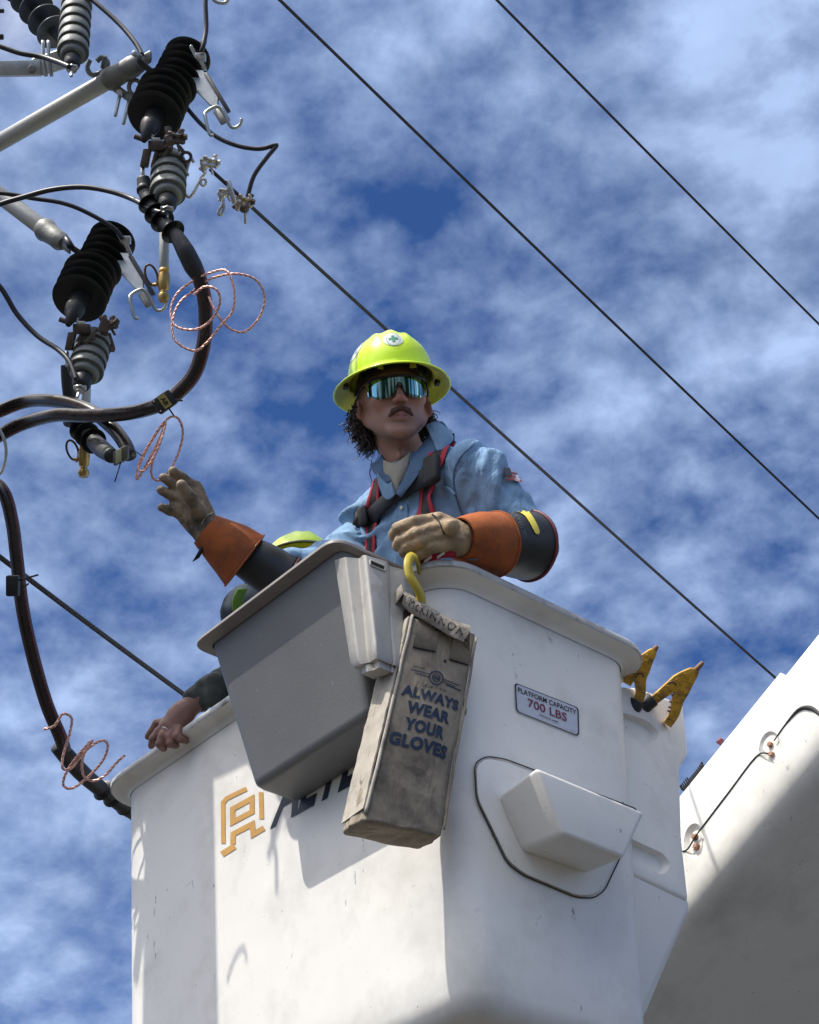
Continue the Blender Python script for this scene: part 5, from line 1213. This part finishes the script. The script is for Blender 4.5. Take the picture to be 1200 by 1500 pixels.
coil('springy copper wire loops on the finned termination at bottom left', [(64, 1068, -.03), (80, 1063, -.05), (92, 1046, -.05), (105, 1052, -.05), (102, 1075, -.05), (93, 1105, -.05), (92, 1125, -.06), (105, 1125, -.06), (125, 1100, -.05), (148, 1085, -.04), (158, 1092, -.02), (150, 1115, .0), (125, 1142, .02), (105, 1155, .0), (93, 1150, -.02), (98, 1130, -.05), (120, 1100, -.06), (136, 1084, -.07), (122, 1108, -.07), (122, 1135, -.06), (137, 1144, -.05), (155, 1135, -.05), (170, 1118, -.03), (183, 1106, -.02)], 4.70, .0042)

# thin black jumpers
M_jump = mat('black_jumper_wire', (.018, .018, .024), .4, var=.3, scale=40)
def jumper(pl, r, label, m_=None, name='jumper_wire', grp='thin black jumper wires'):
    o = build(name, tube(catmull([P(*q) for q in pl], 10), r, 10), m_ or M_jump); tag(o, label, 'wire', grp); return o
jumper([(95, -30, 4.9), (138, 2, 4.85), (175, 35, 4.8), (198, 62, 4.75), (208, 80, 4.72)], .0075, 'black wire coming down from the top edge to the upper arm end')
j_ = jumper([(303, -40, 4.9), (301, 0, 4.86), (302, 40, 4.83), (298, 66, 4.80), (295, 76, 4.80)], .0075, 'black wire with a red ring dropping from the top edge')
build('red_ring', cyl(P(299, 59, 4.815), P(298.4, 64, 4.812), .009, 12), M_cuffred, j_)
jumper([(-60, 320, 4.7), (0, 299, 4.68), (30, 290, 4.67), (75, 278, 4.65), (120, 274, 4.63), (160, 280, 4.60), (195, 292, 4.56), (225, 308, 4.47), (243, 313, 4.44)], .0078, 'black wire arching over from the left edge to the upper gray arrester foot')
jumper([(-40, 280, 4.8), (12, 284, 4.8), (45, 290, 4.8), (90, 297, 4.8), (125, 310, 4.8), (165, 333, 4.8), (180, 350, 4.8)], .0070, 'black wire from the left edge down to the lower fuse cutout')
jumper([(-40, 380, 4.6), (0, 420, 4.6), (25, 460, 4.6), (55, 492, 4.58), (85, 512, 4.54), (102, 530, 4.50), (112, 556, 4.46)], .0075, 'black wire sagging from the left edge to the lower gray arrester foot')
jumper([(-40, 55, 4.75), (0, 68, 4.74), (30, 78, 4.73), (60, 83, 4.72), (85, 91, 4.68), (102, 98, 4.64)], .0078, 'black wire across the steel bracket at top left')
jumper([(272, 156, 4.8), (295, 182, 4.78), (320, 202, 4.75), (350, 214, 4.72), (380, 218, 4.71), (402, 213, 4.71), (404, 215, 4.71), (390, 232, 4.70), (372, 258, 4.69), (363, 288, 4.68)], .0068, 'black jumper with a sharp bend beside the upper insulator, ending at the tan clamp')
jumper([(-10, 616, 4.5), (5, 640, 4.5), (9, 665, 4.5), (3, 690, 4.5), (-10, 700, 4.5)], .0045, 'bright thin wire loop at the left edge under the crossing cables', M_galv, 'wire_loop', None)

# top-left steel bracket and dark string of discs
br_ = thing('steel_bracket', 'galvanised steel bracket bar at top left carrying the tall gray arrester', 'bracket', P(0, 100, 4.8))
def bar3(x0, y0, x1, y1, w_, d0, d1, th=.006):
    a = P(x0, y0, d0); b = P(x1, y1, d1); D = unit(b-a); return box((a+b)/2, D, np.cross(D, _F), _F, (np.linalg.norm(b-a)/2, w_, th), .002)
build('bar', bar3(-60, 102, 60, 100, .022, 4.82, 4.80, .012), M_galv, br_, auto=40)
tp_ = [P(x, y, 4.80) for x, y in ((46, 86), (100, 67), (112, 72), (118, 84), (110, 95), (62, 110), (46, 108))]
build('plate', hexa(tp_, [p+_F*.012 for p in tp_], .002, 1), M_galv, br_, smooth=False)
for x in (65, 73): build('u_bolt', tube([P(x-2, 60, 4.77), P(x-1, 84, 4.76), P(x+3, 112, 4.77)], .0055, 8, sm=4), M_galv, br_)
build('bolt_hole', lathe(P(6, 103, 4.807), -_F, [(0, .006), (.002, .006)], 12), M_stw, br_)
build('washer', lathe(P(47, 101, 4.79), -_F, [(0, .014), (.002, .014), (.003, .008)], 14), M_cast, br_)
build('shackle', tube([P(132, 88, 4.85), P(128, 100, 4.85), (P(136, 110, 4.85)), P(152, 104, 4.85), P(158, 92, 4.85), P(150, 84, 4.85), P(142, 90, 4.85)], .008, 8, sm=5), M_cast, br_)
build('shackle_bolt', cyl(P(150, 100, 4.82), P(154, 82, 4.80), .007, 8), M_cast, br_)
ds = thing('suspension_insulator', 'string of dark slate discs at the top left behind the tall gray arrester', 'insulator', P(60, 20, 5.3))
sheds(P(10, -42, 5.50), P(88, 58, 5.30), 6, .062, .015, M_slate, ds, droop=.35)
sk = thing('steel_shackle', 'galvanised shackles and cotter bolts under the upper arm fitting', 'shackle', P(180, 150, 4.8))
build('clevis', box(P(182, 138, 4.82), _R*.8-_U*.55, _U, _F, (.045, .014, .012), .004), M_cast, sk, auto=40)
build('eye', tube([P(198+9*math.cos(a), 128+11*math.sin(a), 4.80) for a in np.linspace(0, 6.283, 16, endpoint=False)], .007, 8, closed=True), M_cast, sk)
build('bolt', cyl(P(176, 138, 4.80), P(169, 170, 4.76), .0055, 8), M_galv, sk); build('bolt', cyl(P(190, 144, 4.80), P(181, 182, 4.76), .0055, 8), M_galv, sk)
build('nut', lathe(P(176, 137, 4.80), -_F, [(0, .010), (.012, .010)], 6), M_tin, sk, smooth=False); build('nut', lathe(P(190, 143, 4.80), -_F, [(0, .010), (.012, .010)], 6), M_cast, sk, smooth=False)
th_ = thing('steel_hook', 'bent galvanised hook cut off by the top edge', 'hook', P(320, -5, 4.9))
build('hook_rod', tube([P(308, -20, 4.9), P(312, -2, 4.9), P(322, 4, 4.9), P(333, 2, 4.9), P(334, -14, 4.9)], .006, 8, sm=5), M_galv, th_)
stub = thing('black_stub', 'short black cable stub at the left edge near the top', 'cable end', P(0, 16, 4.9)); 
build('stub_end', cyl(P(-20, 16, 4.9), P(6, 16, 4.9), .0065, 10), M_blackrub, stub)
st2 = thing('black_stub', 'short black cable stub at the left edge above the steel bracket', 'cable end', P(0, 54, 4.9)); 
build('stub_end', cyl(P(-20, 54, 4.9), P(5, 54, 4.9), .009, 10), M_blackrub, st2)

# ------------------------------------------------------------------ long overhead conductors
def span(x1, y1, d1, x2, y2, r, label, ext0=0.0, ext1=6.0, slope=0.0, sag=0.012):
    a = P(x1, y1, d1); d = ray(x2, y2); # second point at the same height (plus slope)
    k = (a[2]+slope-CAMP[2])/d[2]; b = CAMP+d*k; D = b-a; L = np.linalg.norm(D); pts = []
    for t in np.linspace(-ext0/L, 1+ext1/L, 40): p = a+D*t; p = p-Z_*sag*4*t*(1-t)*L*.25; pts.append(p)
    o = build('overhead_wire', tube(pts, r, 8), M_alwire); tag(o, label, 'wire', 'long overhead conductors'); return o
span(728, 0, 8.0, 1200, 475, .0072, 'uppermost long overhead wire crossing the top right corner', 2.0, 10)
span(410, 0, 7.0, 1200, 760, .0078, 'long overhead wire crossing the middle of the sky', 2.0, 10)
span(308, 248, 4.60, 1135, 992, .0058, 'long wire from the clamps passing behind the lime helmet', .0, 4, slope=.0)
o_ = span(0, 816, 4.80, 275, 1021, .0082, 'gray wire at the left running down behind the bucket rim', .25, 3)

# ------------------------------------------------------------------ yellow spring clamps on the mount cover
def sclamp(label, arms, tips, tape, d):
    t = thing('spring_clamp', label, 'spring clamp', P(arms[0][0][0], arms[0][0][1], d), 'yellow plastic spring clamps')
    for i, a in enumerate(arms):
        c = catmull([P(x, y, d+(0 if len(q) < 3 else q[2])) for q in a for x, y in [q[:2]]], 5); T_ = np.gradient(c, axis=0)
        build('jaw', ribbon(c, [unit(np.cross(t_, _F)) for t_ in T_], list(np.interp(np.linspace(0, 1, len(c)), [0, .3, .6, .9, 1], [.024, .028, .040, .026, .016])), .022), M_yellow, t, auto=50)
        # ribs along the jaw
        for k in range(3, len(c)-4, 3):
            n_ = unit(np.cross(T_[k], _F)); build('rib', box(c[k]-_F*.013, n_, T_[k], _F, (.010, .0015, .003), .0006), M_yellow, t)
    c = catmull([P(x, y, d) for x, y in arms[1]], 6); T_ = np.gradient(c, axis=0)
    for k in range(6, len(c)-8, 2):
        n_ = unit(np.cross(T_[k], _F)); sgn = 1 if n_@(P(*arms[0][2], d)-c[k]) > 0 else -1
        build('tooth', box(c[k]+n_*sgn*.014, n_, T_[k], _F, (.007, .0028, .008), .001), M_bolt, t)
    a, b = tips; build('jaw_tip', cyl(P(*a, d), P(*b, d-.0), .010, 8, .006), mat('worn_tip', (.25, .13, .06), .7, var=.3), t)
    if tape: build('tape_wrap', cyl(P(*tape[0], d-.004), P(*tape[1], d-.004), .022, 14), M_blackrub, t)
    (x, y) = arms[0][2][:2]; c = P(x, y, d-.016); build('coil_spring', tube([c+(_R*math.cos(a)+_U*math.sin(a))*.010+_F*.002*a for a in np.linspace(0, 20, 60)], .0022, 6), M_bronze, t)
    return t
sclamp('yellow spring clamp standing upright, left of the two behind the rim corner', [[(926, 1040), (938, 1018), (938, 992), (948, 968), (958, 952)], [(918, 1002), (926, 988), (936, 975), (950, 962), (958, 953)]], ((956, 956), (963, 946)), ((912, 1064), (934, 1026)), 4.40)
sclamp('yellow spring clamp lying open, right of the two behind the rim corner', [[(940, 1038), (962, 1022), (985, 1004), (1004, 990), (1018, 982)], [(977, 1062), (988, 1045), (994, 1022), (1008, 998), (1020, 982)]], ((1014, 988), (1030, 970)), ((914, 1060), (957, 1023)), 4.43)
# thin hose with ribs showing past the boom's far edge
hs = thing('ribbed_hose', 'thin dark ribbed hose just past the upper edge of the boom', 'hose', P(1030, 1120, 5.6))
hpnt = [P(x, y, 5.75) for x, y in ((1000, 1158), (1010, 1146), (1020, 1134), (1030, 1120))]
build('hose', tube(hpnt, .007, 8, sm=4), M_blackrub, hs)
for k, q in enumerate(catmull(hpnt, 5)): build('rib', cyl(q, q+(_U*.9-_R*.5)*.020*(1 if k < 6 else .55), .003, 5), M_blackrub, hs)
build('red_tip', cyl(P(1052, 1090, 5.6), P(1058, 1082, 5.6), .010, 8), M_cuffred, hs)
# red and white line lying on the rim under the resting hand
rp = thing('marker_rope', 'short red and white striped webbing lying on the rim under the tan glove', 'webbing', P(635, 815, 3.98))
build('webbing', ribbon(catmull([P(614, 824, 3.975), (P(632, 817, 3.97)), P(650, 812, 3.97), P(668, 812, 3.98)], 5), _U, .018, .004), M_strapr, rp)
for x, y in ((627, 819), (646, 813)): build('white_band', box(P(x, y, 3.962), _R+_U*.7, _U, _F, (.012, .004, .0015), .001), M_stw, rp)
